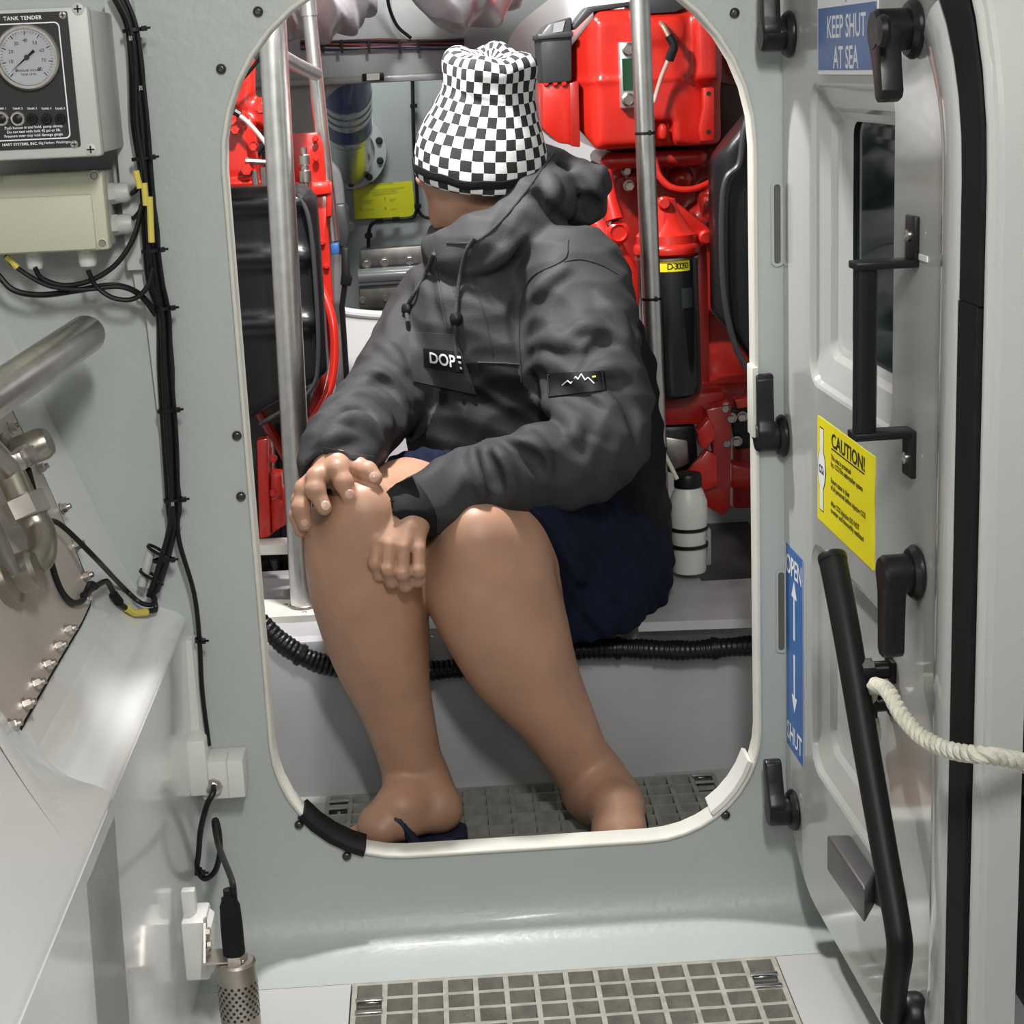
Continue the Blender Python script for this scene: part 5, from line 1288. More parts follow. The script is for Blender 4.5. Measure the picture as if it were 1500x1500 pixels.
MB().tube(catmull([PY(342, 128, .99), PY(365, 105, .98), PY(386, 78, .97), PY(402, 62, .97)], 5), .0035, 8).build('black_wire', CABM, le)
MB().tube(catmull([PY(346, 166, .985), PY(362, 178, .98), PY(380, 198, .98), PY(395, 218, .98)], 5), .0042, 8).build('pale_wire', mat('pale_wire', (.55, .50, .40), .5), le)
MB().tube([PY(352, 168, .983), PY(344, 163, .983)], .007, 8).build('wire_plug', BLK, le)
pp_build('yellow_guard', mat('orange_yellow_paint', (.75, .36, .01), .4), le, ([(386, 192), (400, 205), (402, 244), (390, 235)], .985, .02, .003))
pp_build('gap_shade_panel', mat('dark_casting_and_gap', (.05, .02, .02), .5), le, ([(335, 215), (412, 215), (412, 290), (335, 290)], 1.15, .1, .01))  # dark block added behind the parts as shade in the gaps
for (x0, y0, x1, y1) in [(360, 236, 395, 238), (372, 250, 376, 275), (385, 245, 388, 275)]: MB().tube([PY(x0, y0, 1.0), PY(x1, y1, 1.0)], .006, 8).build('steel_pipe', STLD, le)
# red bracket column with quick coupling
br = thing('red_bracket', 'red bracket plate with a silver hose coupling left of centre', 'bracket', tuple(PY(470, 500, .95)))
pp_build('upper_bracket', RED, br, ([(424, 197), (464, 194), (474, 210), (478, 268), (430, 272)], .93, .012, .003))
pp_build('bracket_shelf', RED, br, ([(430, 268), (482, 266), (486, 284), (432, 290)], .90, .06, .004))
pp_build('bracket_column', RED, br, ([(452, 282), (484, 270), (486, 318), (480, 322), (488, 440), (490, 455), (474, 460), (462, 440)], .92, .012, .003))
pp_build('bracket_tab', RED, br, ([(478, 268), (486, 266), (486, 316), (478, 318)], .905, .02, .002))
for (x, y) in [(462, 203), (463, 232), (462, 275), (462, 312), (472, 355), (478, 390), (482, 440)]: hexbolt(PY(x, y, .918), nY, .005, br, RED)
cp = [PY(445, 216, .895), PY(452, 330, .895)]; d = (cp[1] - cp[0]).normalized(); l_ = (cp[1] - cp[0]).length
MB().lathe(cp[0], d, [(0, 0), (.006, 0), (.006, .012), (.010, .014), (.010, .030), (.0075, .032), (.0075, .040), (.0115, .042), (.0115, .062), (.008, .064), (.008, .080), (.006, .082), (.006, l_ * .75), (.010, l_ * .76), (.010, l_ * .9), (.007, l_), (0, l_)], 14).build('hose_coupling', STL, br)
MB().tube(catmull([PY(462, 400, .93), PY(474, 430, .91), PY(487, 470, .89), PY(490, 520, .88), (PY(484, 565, .87)), PY(468, 600, .86), PY(452, 622, .86)], 8), .0085, 12).build('red_hose', RED, br)
MB().tube(catmull([PY(466, 430, .95), PY(475, 470, .94), PY(477, 520, .94), PY(468, 570, .92), PY(455, 605, .92)], 8), .0085, 12).build('dark_red_hose', REDD, br)
pl_ = thing('cable_plug', 'black multiway connector hanging beside the red bracket', 'connector', tuple(PY(505, 440, 1.3)))
pp_build('plug_body', BLK, pl_, ([(500, 364), (511, 363), (512, 402), (516, 408), (514, 420), (498, 418), (500, 400)], 1.30, .03, .003)); MB().tube([PY(505, 418, 1.31), PY(501, 450, 1.31), V((PY(501, 450, 1.31).x, 1.31, .145))], .006, 8).build('plug_lead', CABM, pl_)
pp_build('blue_valve', mat('blue_fitting', (.03, .12, .35), .4), pl_, ([(484, 358), (496, 356), (497, 372), (485, 374)], 1.30, .03, .003))
q = MB().tube(catmull([PY(478, 240, 1.5), PY(492, 262, 1.5), PY(497, 330, 1.5), PY(494, 440, 1.5), V((PY(494, 440, 1.5).x, 1.5, .145))], 6), .014, 10)
wp = thing('grey_pipe', 'grey pipe bending down behind the red bracket', 'pipe', tuple(PY(495, 440, 1.5))); q.build('pipe_run', mat('grey_pipe', (.16, .165, .165), .4), wp)
pp_build('pipe_clamp', DKG, wp, ([(486, 300), (506, 298), (512, 340), (508, 362), (490, 360)], 1.46, .06, .006))
# lower left: red stanchion foot, white shelf pieces
rf = thing('red_stanchion', 'red upright with gusset below the black cover at left', 'bracket', tuple(PY(400, 790, .72)))
pp_build('upright', RED, rf, ([(376, 645), (392, 642), (396, 786), (380, 790)], .70, .03, .003)); pp_build('upright_side', REDD, rf, ([(390, 645), (398, 655), (402, 780), (394, 786)], .73, .06, .003))
pp_build('gusset', RED, rf, ([(402, 702), (436, 735), (436, 758), (398, 782), (396, 740)], .72, .03, .003)); pp_build('gusset_web', RED, rf, ([(396, 694), (412, 696), (414, 726), (396, 735)], .715, .05, .003))
for (x, y) in [(400, 672), (400, 722), (412, 738)]: hexbolt(PY(x, y, .71), nY, .006, rf, RED)
sh = thing('white_bracket_shelf', 'white bracket shelf below the red upright at left', 'bracket', tuple(PY(410, 880, .66)))
pp_build('shelf_bar', CREAM, sh, ([(375, 799), (446, 796), (446, 812), (378, 814)], .66, .05, .003)); pp_build('shelf_leg', CREAM, sh, ([(434, 798), (446, 775), (450, 800), (448, 860), (432, 850), (428, 838), (436, 822)], .655, .04, .003))
pp_build('shelf_block', GELD, sh, ([(428, 822), (450, 820), (452, 874), (430, 874)], .67, .08, .003))
dk = thing('dark_pipework', 'tangle of dark pipes low behind the white bracket at left', 'pipework', tuple(PY(400, 880, .75)))
for i, (x0, y0, x1, y1, r_, m_) in enumerate([(388, 640, 372, 880, .012, BLK), (410, 620, 420, 880, .010, BLK), (430, 600, 432, 790, .008, STLD), (385, 820, 405, 878, .012, BLK), (402, 820, 400, 876, .009, STLD), (418, 815, 420, 874, .010, BLK), (378, 600, 425, 680, .010, REDD), (420, 560, 438, 660, .009, BLK), (395, 850, 440, 856, .008, BLK)]):
    MB().tube([PY(x0, y0, .90 + .02 * (i % 3)), PY(x1, y1, .90 + .02 * (i % 3))], r_, 10).build('pipe', m_, dk)
MB().box(PY(350, 880, .98), PY(456, 560, 1.02), .01).build('dark_panel', mat('dark_bilge', (.035, .03, .03), .6), dk)
# ================================================================== THE SEATED PERSON
from mathutils.bvhtree import BVHTree
SKIN = mat('skin', (0.42, 0.235, 0.155), 0.48, sss=.12, bump=.10, bscale=160, vary=.10, vscale=14)
def msk(px, p): return msz(px, p)
per = thing('person', 'person in black and charcoal hooded jacket, navy shorts and checkered hat seated in the doorway', 'person', (.10, .50, IZ))
J = lambda px, py, Y: PY(px, py, Y)
F = Field((-.36, .02, .045), (.50, .92, 1.27), .0031)
# legs: (pixel x, pixel y, distance, radius in metres or pixels)
def leg(rows, k=.02):
    P = [PY(r[0], r[1], r[2]) for r in rows]; R = [r[3] if r[3] < 1 else msz(r[3], p) for r, p in zip(rows, P)]
    F.chain(P, R, k, smooth=4)
legR = [(790, 800, .66, .098), (660, 752, .43, .094), (556, 770, .27, .084), (534, 790, .215, .080), (535, 838, .212, 76), (540, 880, .218, 71), (549, 930, .226, 64), (561, 976, .236, 56), (582, 1040, .246, 45), (599, 1104, .252, 38), (611, 1147, .258, 36), (616, 1170, .264, 33)]
legL = [(885, 815, .58, .090), (815, 803, .42, .090), (750, 797, .31, .088), (712, 812, .235, .086), (716, 850, .222, 86), (726, 885, .222, 82), (748, 937, .226, 77), (771, 984, .232, 66), (811, 1045, .24, 49), (843, 1104, .246, 39), (867, 1143, .25, 37), (878, 1166, .254, 33)]
leg(legR); leg(legL)
for (px, py, Y, r) in [(532, 752, .150, .042), (700, 790, .160, .046)]: F.ell(PY(px, py, Y), (r, r * .8, r * 1.1), k=.05)
F.ell(PY(575, 905, .285), (.050, .050, .10), k=.05); F.ell(PY(772, 915, .29), (.055, .050, .10), k=.05)
# feet
def foot(ank, heel, toe, side):
    heel, toe = V(heel), V(toe); d = (toe - heel); d.z = 0; L_ = d.length; d.normalize(); s_ = V((-d.y, d.x, 0)) * side
    z0 = IZ + .018
    F.chain([ank, ank.lerp(heel + d * .02, .6) + V((0, 0, .01)), heel + V((0, 0, .004))], [msz(34, ank), .034, .031], .03)
    F.cap(ank + V((0, .004, .03)), heel + V((0, 0, .012)), .031, .028, .03); F.cap(ank + V((0, 0, .02)), heel + d * L_ * .42 + V((0, 0, .016)), .030, .026, .03)
    F.chain([V((ank.x, ank.y, ank.z - .012)) + d * .01, heel + d * L_ * .45 + V((0, 0, .022)), heel + d * L_ * .72 + V((0, 0, .004))], [.037, .032, .026], .03)
    F.chain([heel, heel + d * L_ * .5 + s_ * .008, heel + d * L_ * .74], [.030, .026, .024], .02, flat=((0, 0, 1), .8))
    F.chain([heel + d * L_ * .70 - s_ * .018, heel + d * L_ * .74 + s_ * .022], [.022, .019], .02)
    for i, (o, l, r) in enumerate([(-.026, 1.0, .0125), (-.008, .985, .0095), (.006, .95, .009), (.019, .91, .0085), (.031, .86, .0085)]):
        a = heel + d * L_ * .76 + s_ * o; b_ = heel + d * L_ * l + s_ * o * 1.05; a.z = b_.z = z0 + r
        F.chain([a, a.lerp(b_, .5) + V((0, 0, .004)), b_], [r * 1.05, r, r], .007)
    F.ell(ank + s_ * .030 + V((0, 0, -.012)), (.014, .014, .016), k=.02); F.ell(ank - s_ * .030 + V((0, 0, -.004)), (.014, .014, .016), k=.02)
    return heel, toe, d, s_
hR, tR = PZ(643, 1190, IZ + .052), PZ(520, 1236, IZ + .03); footR = foot(PY(613, 1158, .262), hR, tR, 1)
hL = PZ(906, 1182, IZ + .052); tL = V((hL.x - .012, .066, IZ + .03)); footL = foot(PY(872, 1156, .255), hL, tL, -1)
# trunk and arms inside the clothes
F.chain([PY(855, 800, .62), PY(820, 700, .64), PY(770, 520, .64), PY(745, 420, .63)], [.12, .115, .12, .10], .03)
F.cap(PY(885, 815, .58), PY(790, 800, .66), .10, .10, .04)
shL, elL, wrL = PY(846, 415, .53), PY(880, 640, .34), PY(612, 742, .178)
shR, elR, wrR = PY(640, 450, .70), PY(556, 585, .53), PY(489, 668, .215)
F.chain([PY(745, 420, .63), shL, elL, wrL], [.07, .055, .042, .030], .03); F.chain([PY(745, 420, .63), shR, elR, wrR], [.07, .052, .042, .030], .03)
# neck and head, turned away to the left
hc = PY(697, 232, .66); hf = V((-.84, .54, -.06)).normalized(); hs = hf.cross(V((0, 0, 1))).normalized(); hu = hs.cross(hf)
hrot = frame((0, 0, 0), hs, hf, hu)
F.chain([PY(748, 425, .63), PY(727, 345, .655), hc + V((.012, .0, -.06))], [.075, .060, .062], .03)
H = lambda s_, f_, u_: hc + hs * s_ + hf * f_ + hu * u_
F.ell(H(0, -.012, .03), (.078, .098, .095), hrot, .02)
F.ell(H(0, .030, -.045), (.062, .066, .075), hrot, .04)
F.cap(H(0, .060, -.098), H(0, .072, -.092), .022, .020, .03)                                 # chin
for s_ in (-1, 1):
    F.cap(H(s_ * .055, -.005, -.060), H(s_ * .022, .062, -.096), .018, .016, .03)            # jaw
    F.ell(H(s_ * .043, .060, -.030), (.022, .022, .020), hrot, .02)                          # cheek
    F.ell(H(s_ * .030, .082, .004), (.0135, .012, .009), hrot, .006)                         # eye
    F.cap(H(s_ * .014, .096, .022), H(s_ * .048, .082, .020), .007, .006, .010)              # brow
    e = H(s_ * .077, -.012, -.012); F.ell(e, (.012, .020, .033), hrot, .008); F.ell(e + hs * s_ * .008 + hf * .004, (.006, .010, .018), hrot, .004, sub=True)
    F.cap(H(s_ * .009, .105, -.031), H(s_ * .009, .100, -.031), .008, .008, .006)            # nostril wings
F.chain([H(0, .092, .012), H(0, .105, -.012), H(0, .112, -.027)], [.009, .010, .012], .010)  # nose
F.cap(H(-.020, .086, -.055), H(.020, .086, -.055), .0065, k=.006); F.cap(H(-.017, .085, -.066), H(.017, .085, -.066), .0075, k=.006)
# hands -------------------------------------------------------------
def fing(rows, r0, r1, k=.006):
    P = [PY(*r) for r in rows]; n = len(P); F.chain(P, list(np.linspace(r0, r1, n)), k)
    for p, t in zip(P[1:-1], np.linspace(0, 1, n)[1:-1]): F.ell(p, (r0 * .99,) * 3, k=.005)
# his left hand: hanging loosely against the inside of the other knee, back of the hand towards us
F.chain([wrL, PY(599, 768, .148)], [.031, .031], .008)
for (a, b_, r) in [((592, 768, .144), (555, 792, .122), .0125), ((597, 768, .140), (572, 797, .115), .0125), ((602, 768, .138), (591, 800, .113), .0125), ((608, 768, .142), (612, 802, .119), .0120)]:
    F.cap(PY(*a), PY(*b_), .018, r, .007)
fing([(554, 794, .120), (549, 824, .112), (556, 842, .122), (570, 840, .136)], .0100, .0085, .0015)
fing([(571, 798, .112), (569, 834, .103), (574, 852, .116), (584, 848, .132)], .0102, .0088, .0015)
fing([(591, 801, .110), (590, 840, .101), (594, 858, .115), (600, 852, .132)], .0102, .0088, .0015)
fing([(613, 803, .116), (613, 836, .106), (613, 850, .118), (609, 848, .134)], .0106, .0088, .0015)
fing([(588, 770, .152), (560, 792, .146), (553, 815, .142), (562, 836, .140)], .0140, .0100, .003)
# his right hand: fingers spread over the top of the knee
F.chain([wrR, PY(492, 684, .178)], [.031, .030], .02)
for (a, b_, r) in [((500, 682, .180), (494, 688, .146), .0150), ((486, 684, .178), (464, 700, .146), .0150), ((478, 688, .182), (446, 716, .156), .0145), ((474, 692, .190), (440, 732, .172), .0140), ((512, 682, .190), (524, 684, .172), .0150)]:
    F.cap(PY(*a), PY(*b_), .018, r, .010)
fing([(494, 686, .148), (503, 706, .136), (511, 727, .129)], .0145, .0115)
fing([(464, 698, .148), (462, 718, .134), (475, 744, .124)], .0150, .0115)
fing([(446, 716, .158), (441, 744, .142), (447, 768, .138)], .0140, .0110)
fing([(440, 734, .172), (436, 756, .160), (441, 778, .155)], .0125, .0100)
fing([(524, 684, .172), (538, 690, .158), (549, 700, .150)], .0145, .0118)
body = F.build('body', SKIN, per)
# nails
NAIL = mat('finger_nail', (.55, .34, .27), .25, coat=.4)
vb, fb2 = F.mesh(); bvh_b = BVHTree.FromPolygons([tuple(p) for p in vb], [tuple(q) for q in fb2])
def hit(bvh, px, py):
    d = ray(px, py).normalized(); r = bvh.ray_cast(CAM, d, 6.0)
    return (r[0], (r[1] if r[1].dot(d) < 0 else -r[1])) if r[0] is not None else (None, None)
for (px, py, w_, h_) in [(512, 724, .0075, .0065), (477, 741, .0075, .0065), (548, 699, .008, .006), (446, 766, .006, .006)]:
    p, n_ = hit(bvh_b, px, py)
    if p is not None:
        q = MB(T=zframe(p + n_ * .0002, n_, (1, 0, 0))); q.lathe((0, 0, 0), (0, 0, 1), [(0, .0012), (w_ * .8, .0008), (w_, -.0004)], 12); q.build('finger_nail', NAIL, body)

# ------------------------------------------------------------------ shorts
NAVY = mat('navy_cotton', (0.006, 0.0085, 0.024), 0.85, bump=.5, bscale=420, spec=.15, vary=.25, vscale=40)
G = Field((-.15, .10, .22), (.52, .86, .68), .0045)
ring = lambda rows, d: None
G.chain([PY(878, 812, .60), PY(815, 806, .45), PY(745, 800, .30), PY(715, 805, .24)], [.124, .122, .112, .108], .03)
G.chain([PY(790, 800, .68), PY(690, 765, .50), PY(620, 755, .375)], [.115, .112, .108], .03)
G.cap(PY(878, 815, .63), PY(800, 800, .70), .122, .115, .04)
G.chain([PY(905, 850, .50), PY(860, 880, .42), PY(845, 895, .38)], [.09, .085, .07], .05)          # cloth hanging under the near thigh
G.cap(PY(880, 905, .47), PY(850, 915, .40), .045, .035, .05)
G.half(PY(748, 762, .262), V((-.62, -.66, -.42)))                                                     # hem, near leg
G.half(PZ(900, 890, .336), V((0, 0, -1)))
def wrinkS(x, y, z): return .0035 * np.sin(x * 95 + 40 * z + 3 * np.sin(y * 30)) * np.sin(z * 60 + y * 45) + .002 * np.sin(x * 210 + z * 130)
G.warp(wrinkS, .03); G.blur(1)
G.build('shorts', NAVY, per)

# ------------------------------------------------------------------ jacket
CHAR = mat('charcoal_shell', (0.036, 0.035, 0.038), 0.66, bump=.35, bscale=500, spec=.22, vary=.08, vscale=30)
JBLK = mat('black_cloth_and_shade', (0.008, 0.008, 0.009), 0.66, bump=.35, bscale=500, spec=.18)
E = Field((-.36, .10, .36), (.50, .94, 1.17), .0038)
torso = [(PY(745, 405, .64), .110), (PY(735, 470, .635), .138), (PY(762, 560, .635), .150), (PY(800, 660, .64), .162), (PY(842, 745, .65), .158)]
E.chain([t[0] for t in torso], [t[1] for t in torso], .04, smooth=3)
E.ell(PY(690, 520, .60), (.105, .10, .15), k=.05)                     # chest
E.ell(PY(700, 650, .56), (.12, .10, .10), k=.05)                      # belly fold over the lap
E.ell(PY(880, 600, .68), (.105, .10, .22), k=.05)                     # back
E.ell(PY(885, 770, .65), (.116, .12, .085), k=.05)                    # lower hem
armL = [(PY(822, 408, .56), .082), (shL, .084), (PY(862, 520, .445), .083), (PY(884, 622, .345), .073), (PY(858, 668, .305), .068), (PY(760, 692, .252), .060), (PY(668, 722, .205), .050), (PY(622, 742, .182), .045)]
armR = [(PY(680, 440, .66), .085), (PY(640, 465, .69), .080), (PY(600, 530, .61), .073), (PY(560, 585, .52), .066), (PY(530, 622, .40), .060), (PY(504, 652, .28), .056), (PY(490, 672, .222), .053)]
E.chain([a[0] for a in armL], [a[1] for a in armL], .022, smooth=3); E.chain([a[0] for a in armR], [a[1] for a in armR], .022, smooth=3)
# cuffs
cdL = (wrL - armL[-2][0]).normalized(); cL = PY(603, 752, .172); E.cap(PY(632, 738, .186), cL + cdL * .016, .046, .042, .006)
cR = PY(489, 690, .196); E.cap(PY(497, 664, .245), cR, .053, .051, .006)
# collar and hood
E.chain([PY(652, 372, .60), PY(690, 366, .545), PY(735, 345, .545), PY(785, 300, .585), PY(815, 262, .65)], [.036, .044, .046, .048, .040], .02, smooth=3)
E.chain([PY(652, 372, .60), PY(660, 360, .70), PY(700, 340, .78), PY(780, 300, .80)], [.034, .038, .04, .05], .02, smooth=3)
E.ell(PY(838, 285, .68), (.064, .075, .062), Matrix.Rotation(.5, 3, 'Y').to_4x4(), .03)
E.ell(PY(800, 255, .70), (.040, .055, .040), k=.03)
E.cap(PY(792, 236, .66), PY(868, 268, .64), .030, .036, .02)
E.cap(PY(822, 250, .625), PY(848, 330, .60), .012, .010, .02, sub=True); E.cap(PY(790, 285, .535), PY(830, 330, .56), .010, .012, .02, sub=True)
# neck opening
E.chain([PY(725, 370, .655), PY(722, 330, .658), PY(716, 290, .66)], [.050, .063, .074], .006, sub=True)
def wrinkJ(x, y, z):
    a = np.sin(x * 38 + 22 * z + 2.2 * np.sin(y * 17 + z * 9)) * np.sin(z * 31 - y * 23 + 1.7 * np.sin(x * 19))
    b_ = np.abs(np.sin(z * 58 + x * 33 + 2.0 * np.sin(y * 26))) - .6
    c_ = np.abs(np.sin(z * 44 - x * 41 + y * 20 + 1.5 * np.sin(x * 30 + z * 12))) - .6
    return .0045 * a + .0034 * b_ + .0030 * c_
E.warp(wrinkJ, .03)
vj, fj = E.mesh(); bvh0 = BVHTree.FromPolygons([tuple(p) for p in vj], [tuple(q) for q in fj])
# folds laid over the cloth where it bunches: (pixel polyline, radius, sign)
folds = [([(876, 432), (905, 468), (923, 505)], .011, 1), ([(768, 508), (800, 498), (826, 500), (858, 512)], .012, 1), ([(826, 498), (858, 478), (892, 486)], .010, 1),
 ([(770, 582), (796, 590), (812, 597), (846, 615), (884, 637)], .012, 1), ([(818, 597), (838, 622), (848, 650)], .010, 1), ([(741, 640), (775, 655), (806, 682)], .012, 1), ([(720, 640), (738, 684), (754, 722)], .011, 1), ([(770, 628), (792, 660), (803, 690)], .010, 1), ([(690, 648), (700, 690), (706, 730)], .009, 1),
 ([(776, 440), (800, 414), (832, 392)], .009, 1), ([(850, 560), (885, 540), (918, 548)], .010, 1), ([(775, 540), (800, 530), (835, 545)], .010, 1),
 ([(551, 500), (572, 516), (594, 542)], .010, 1), ([(512, 552), (548, 544), (575, 560), (598, 588)], .010, 1), ([(494, 584), (528, 577), (556, 592), (576, 615)], .010, 1), ([(476, 626), (517, 610), (545, 628), (562, 652)], .010, 1), ([(460, 655), (490, 640), (520, 640)], .009, 1),
 ([(640, 400), (652, 440), (662, 480)], .008, 1), ([(690, 400), (730, 380), (770, 340)], .010, 1), ([(760, 420), (756, 470), (762, 520)], .009, -1), ([(640, 560), (690, 582), (730, 600)], .010, -1),
 ([(890, 560), (925, 600), (935, 660)], .010, -1), ([(860, 520), (884, 500), (905, 505)], .009, -1), ([(800, 560), (840, 575), (880, 600)], .009, -1), ([(530, 560), (560, 562), (585, 585)], .008, -1), ([(500, 604), (530, 598), (560, 620)], .008, -1), ([(748, 655), (780, 676), (795, 700)], .009, -1), ([(706, 655), (722, 695), (730, 725)], .008, -1),
 ([(840, 250), (866, 262), (884, 300)], .010, 1), ([(815, 300), (850, 318), (880, 322)], .010, 1), ([(800, 250), (812, 280), (800, 310)], .010, 1), ([(850, 285), (866, 300), (872, 318)], .010, -1)]
for pts, r, sg in folds:
    Q = []
    for q in catmull([V((a, b_, 0)) for a, b_ in pts], 4):
        p, n_ = hit(bvh0, q.x, q.y)
        if p is not None: Q.append((p, n_))
    m_ = len(Q)
    for i in range(m_ - 1):
        if (Q[i][0] - Q[i + 1][0]).length > .06: continue
        f0, f1 = math.sin(PI * i / (m_ - 1)), math.sin(PI * (i + 1) / (m_ - 1))
        o = -.30 if sg > 0 else .25
        a, b_ = Q[i][0] + Q[i][1] * r * o, Q[i + 1][0] + Q[i + 1][1] * r * o
        E.cap(a, b_, max(r * f0, .002), max(r * f1, .002), .014, sub=sg < 0)
# open sleeve ends
E.cap(cL + cdL * .028, cL + cdL * .066, .0385, .036, .002, sub=True); E.half
E.cap(cR + (cR - PY(497, 664, .245)).normalized() * .040, cR + (cR - PY(497, 664, .245)).normalized() * .075, .046, .044, .002, sub=True)
E.blur(1)
vj, fj = E.mesh()
def capd(p, a, b_, ra, rb):
    a, b_ = np.array(a), np.array(b_); ba = b_ - a; t = np.clip((p - a) @ ba / (ba @ ba), 0, 1); return np.linalg.norm(p - a - t[:, None] * ba, axis=1) - (ra + t * (rb - ra))
fc_ = vj[fj].mean(1)
def fine(arm):
    n = len(arm); P = catmull([a[0] for a in arm], 3); return list(zip(P, np.interp(np.linspace(0, n - 1, len(P)), range(n), [a[1] for a in arm])))
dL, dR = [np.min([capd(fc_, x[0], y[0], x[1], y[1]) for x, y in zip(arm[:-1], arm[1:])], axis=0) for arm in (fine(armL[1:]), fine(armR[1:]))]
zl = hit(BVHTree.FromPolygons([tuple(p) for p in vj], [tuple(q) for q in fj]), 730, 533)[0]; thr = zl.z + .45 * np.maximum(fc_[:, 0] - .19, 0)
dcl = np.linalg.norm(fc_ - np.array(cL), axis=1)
black = ((fc_[:, 2] < thr) & (dL > .036) & (dR > .022))  # black on lower chest and back: colour block plus painted-in shade
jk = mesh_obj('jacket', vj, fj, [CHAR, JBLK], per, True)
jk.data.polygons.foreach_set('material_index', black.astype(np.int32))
bvh = BVHTree.FromPolygons([tuple(p) for p in vj], [tuple(q) for q in fj])
def dr(px, py, off=.0012):
    p, n_ = hit(bvh, px, py); return None if p is None else p + n_ * off
def patch(name, quad, nx, ny, m, parent, off=.002, th=.0018):
    """a piece of cloth laid on the jacket between four pixel corners (tl, tr, br, bl)"""
    tl, tr, br_, bl = [np.array(c, float) for c in quad]; g = []
    for j in range(ny + 1):
        for i in range(nx + 1):
            u_, v_ = i / nx, j / ny; c = (tl * (1 - u_) + tr * u_) * (1 - v_) + (bl * (1 - u_) + br_ * u_) * v_
            p, n_ = hit(bvh, *c); g.append((p, n_))
    last = None
    for i in range(len(g)):
        if g[i][0] is None: g[i] = last if last else (PY(*quad[0], .4), V((0, -1, 0)))
        last = g[i]
    an = sum((q[1] for q in g), V((0, 0, 0))).normalized()
    top = [p + an * (off + th) for p, n_ in g]; bot = [p - an * .004 for p, n_ in g]; W_ = nx + 1; N_ = len(top)
    f = [(j * W_ + i, j * W_ + i + 1, (j + 1) * W_ + i + 1, (j + 1) * W_ + i) for j in range(ny) for i in range(nx)]
    bd = [i for i in range(W_)] + [j * W_ + nx for j in range(1, ny + 1)] + [ny * W_ + i for i in range(nx - 1, -1, -1)] + [j * W_ for j in range(ny - 1, 0, -1)]
    f += [(bd[i], bd[(i + 1) % len(bd)], bd[(i + 1) % len(bd)] + N_, bd[i] + N_) for i in range(len(bd))]
    return MB().add(top + bot, f).build(name, m, parent, angle=50)
def on_patch(quad, off):
    tl, tr, br_, bl = [np.array(c, float) for c in quad]
    ps = [hit(bvh, *c) for c in quad]
    def fn(u_, v_):
        c = (tl * (1 - u_) + tr * u_) * (1 - v_) + (bl * (1 - u_) + br_ * u_) * v_; p, n_ = hit(bvh, *c); return p, n_
    return fn
def drape_text(body, name, quad, m, parent, off, bold=0.0):
    """lettering laid on the cloth inside a pixel quad"""
    o = text(body, name, Matrix.Identity(4), 1.0, m, None, bold=bold); me = o.data
    co = np.array([v.co[:] for v in me.vertices]); lo, hi = co.min(0), co.max(0); fn = on_patch(quad, off); out_ = []
    nn_ = V((0, 0, 0))
    for c in co:
        p, n_ = fn((c[0] - lo[0]) / (hi[0] - lo[0]), 1 - (c[1] - lo[1]) / (hi[1] - lo[1])); out_.append((p, n_)); nn_ += n_
    nn_.normalize(); fs = [tuple(q.vertices) for q in me.polygons]; bpy.data.objects.remove(o)
    return mesh_obj(name, [p + nn_ * off for p, n_ in out_], fs, m, parent, False)
def seam(pts, r, m, name='seam', parent=jk, off=.0006, sm=6):
    Q = []
    for q in catmull([V((a, b_, 0)) for a, b_ in pts], sm):
        p = dr(q.x, q.y, off)
        if p is not None and (not Q or (p - Q[-1]).length < .05): Q.append(p)
    if len(Q) > 2: MB().tube(Q, r, 6).build(name, m, parent)
SEAM = mat('seam_dark', (.022, .021, .022), .7)
flap = patch('pocket_flap', [(600, 486), (668, 490), (698, 578), (606, 558)], 10, 8, CHAR, jk, .004, .002)
lq = [(623, 509), (676, 514), (682, 546), (624, 536)]
lab = patch('chest_patch', lq, 8, 4, JBLK, jk, .0075, .001); lab['label'] = 'black chest patch with white letters'
drape_text('DOPE', 'lettering', [(632, 514), (678, 520), (680, 540), (633, 530)], WST, lab, .0092, .02)
sq = [(802, 548), (886, 544), (889, 572), (804, 582)]
sp_ = patch('sleeve_patch', sq, 10, 4, JBLK, jk, .002, .0015); sp_['label'] = 'black sleeve patch with white mountain line'
mt = [(825, 566), (833, 559), (838, 563), (845, 553), (848, 557), (853, 549), (859, 558), (863, 554), (872, 563)]
def zig(pts, wdt, off, m, name, parent):
    q = MB(); S_ = [hit(bvh, *c) for c in pts]; an = sum((s_[1] for s_ in S_ if s_[0] is not None), V((0, 0, 0))).normalized(); Q = [s_[0] + an * off for s_ in S_ if s_[0] is not None]
    for a, b_ in zip(Q[:-1], Q[1:]): q.tube([a, b_], wdt, 5)
    q.build(name, m, parent)
zig(mt, .0010, .0040, WST, 'mountain_line', sp_); zig([(868, 553), (873, 552)], .0016, .0040, YEL, 'patch_tick', sp_)
for pts in [[(804, 550), (884, 546), (887, 570), (806, 580), (804, 550)]]: zig(pts, .0005, .0038, SEAM, 'patch_stitch', sp_)
seam([(832, 352), (826, 380), (780, 405), (764, 440), (760, 500), (764, 560)], .0016, SEAM)
seam([(700, 531), (730, 532), (762, 534)], .0016, SEAM); seam([(690, 395), (700, 430), (712, 470), (722, 520)], .0012, SEAM); seam([(636, 365), (640, 400), (648, 450), (655, 490)], .0014, SEAM)
seam([(826, 384), (850, 380), (880, 388), (905, 402)], .0010, SEAM); seam([(655, 356), (700, 352), (748, 308), (792, 250), (812, 224)], .0022, CHAR, 'hood_hem')
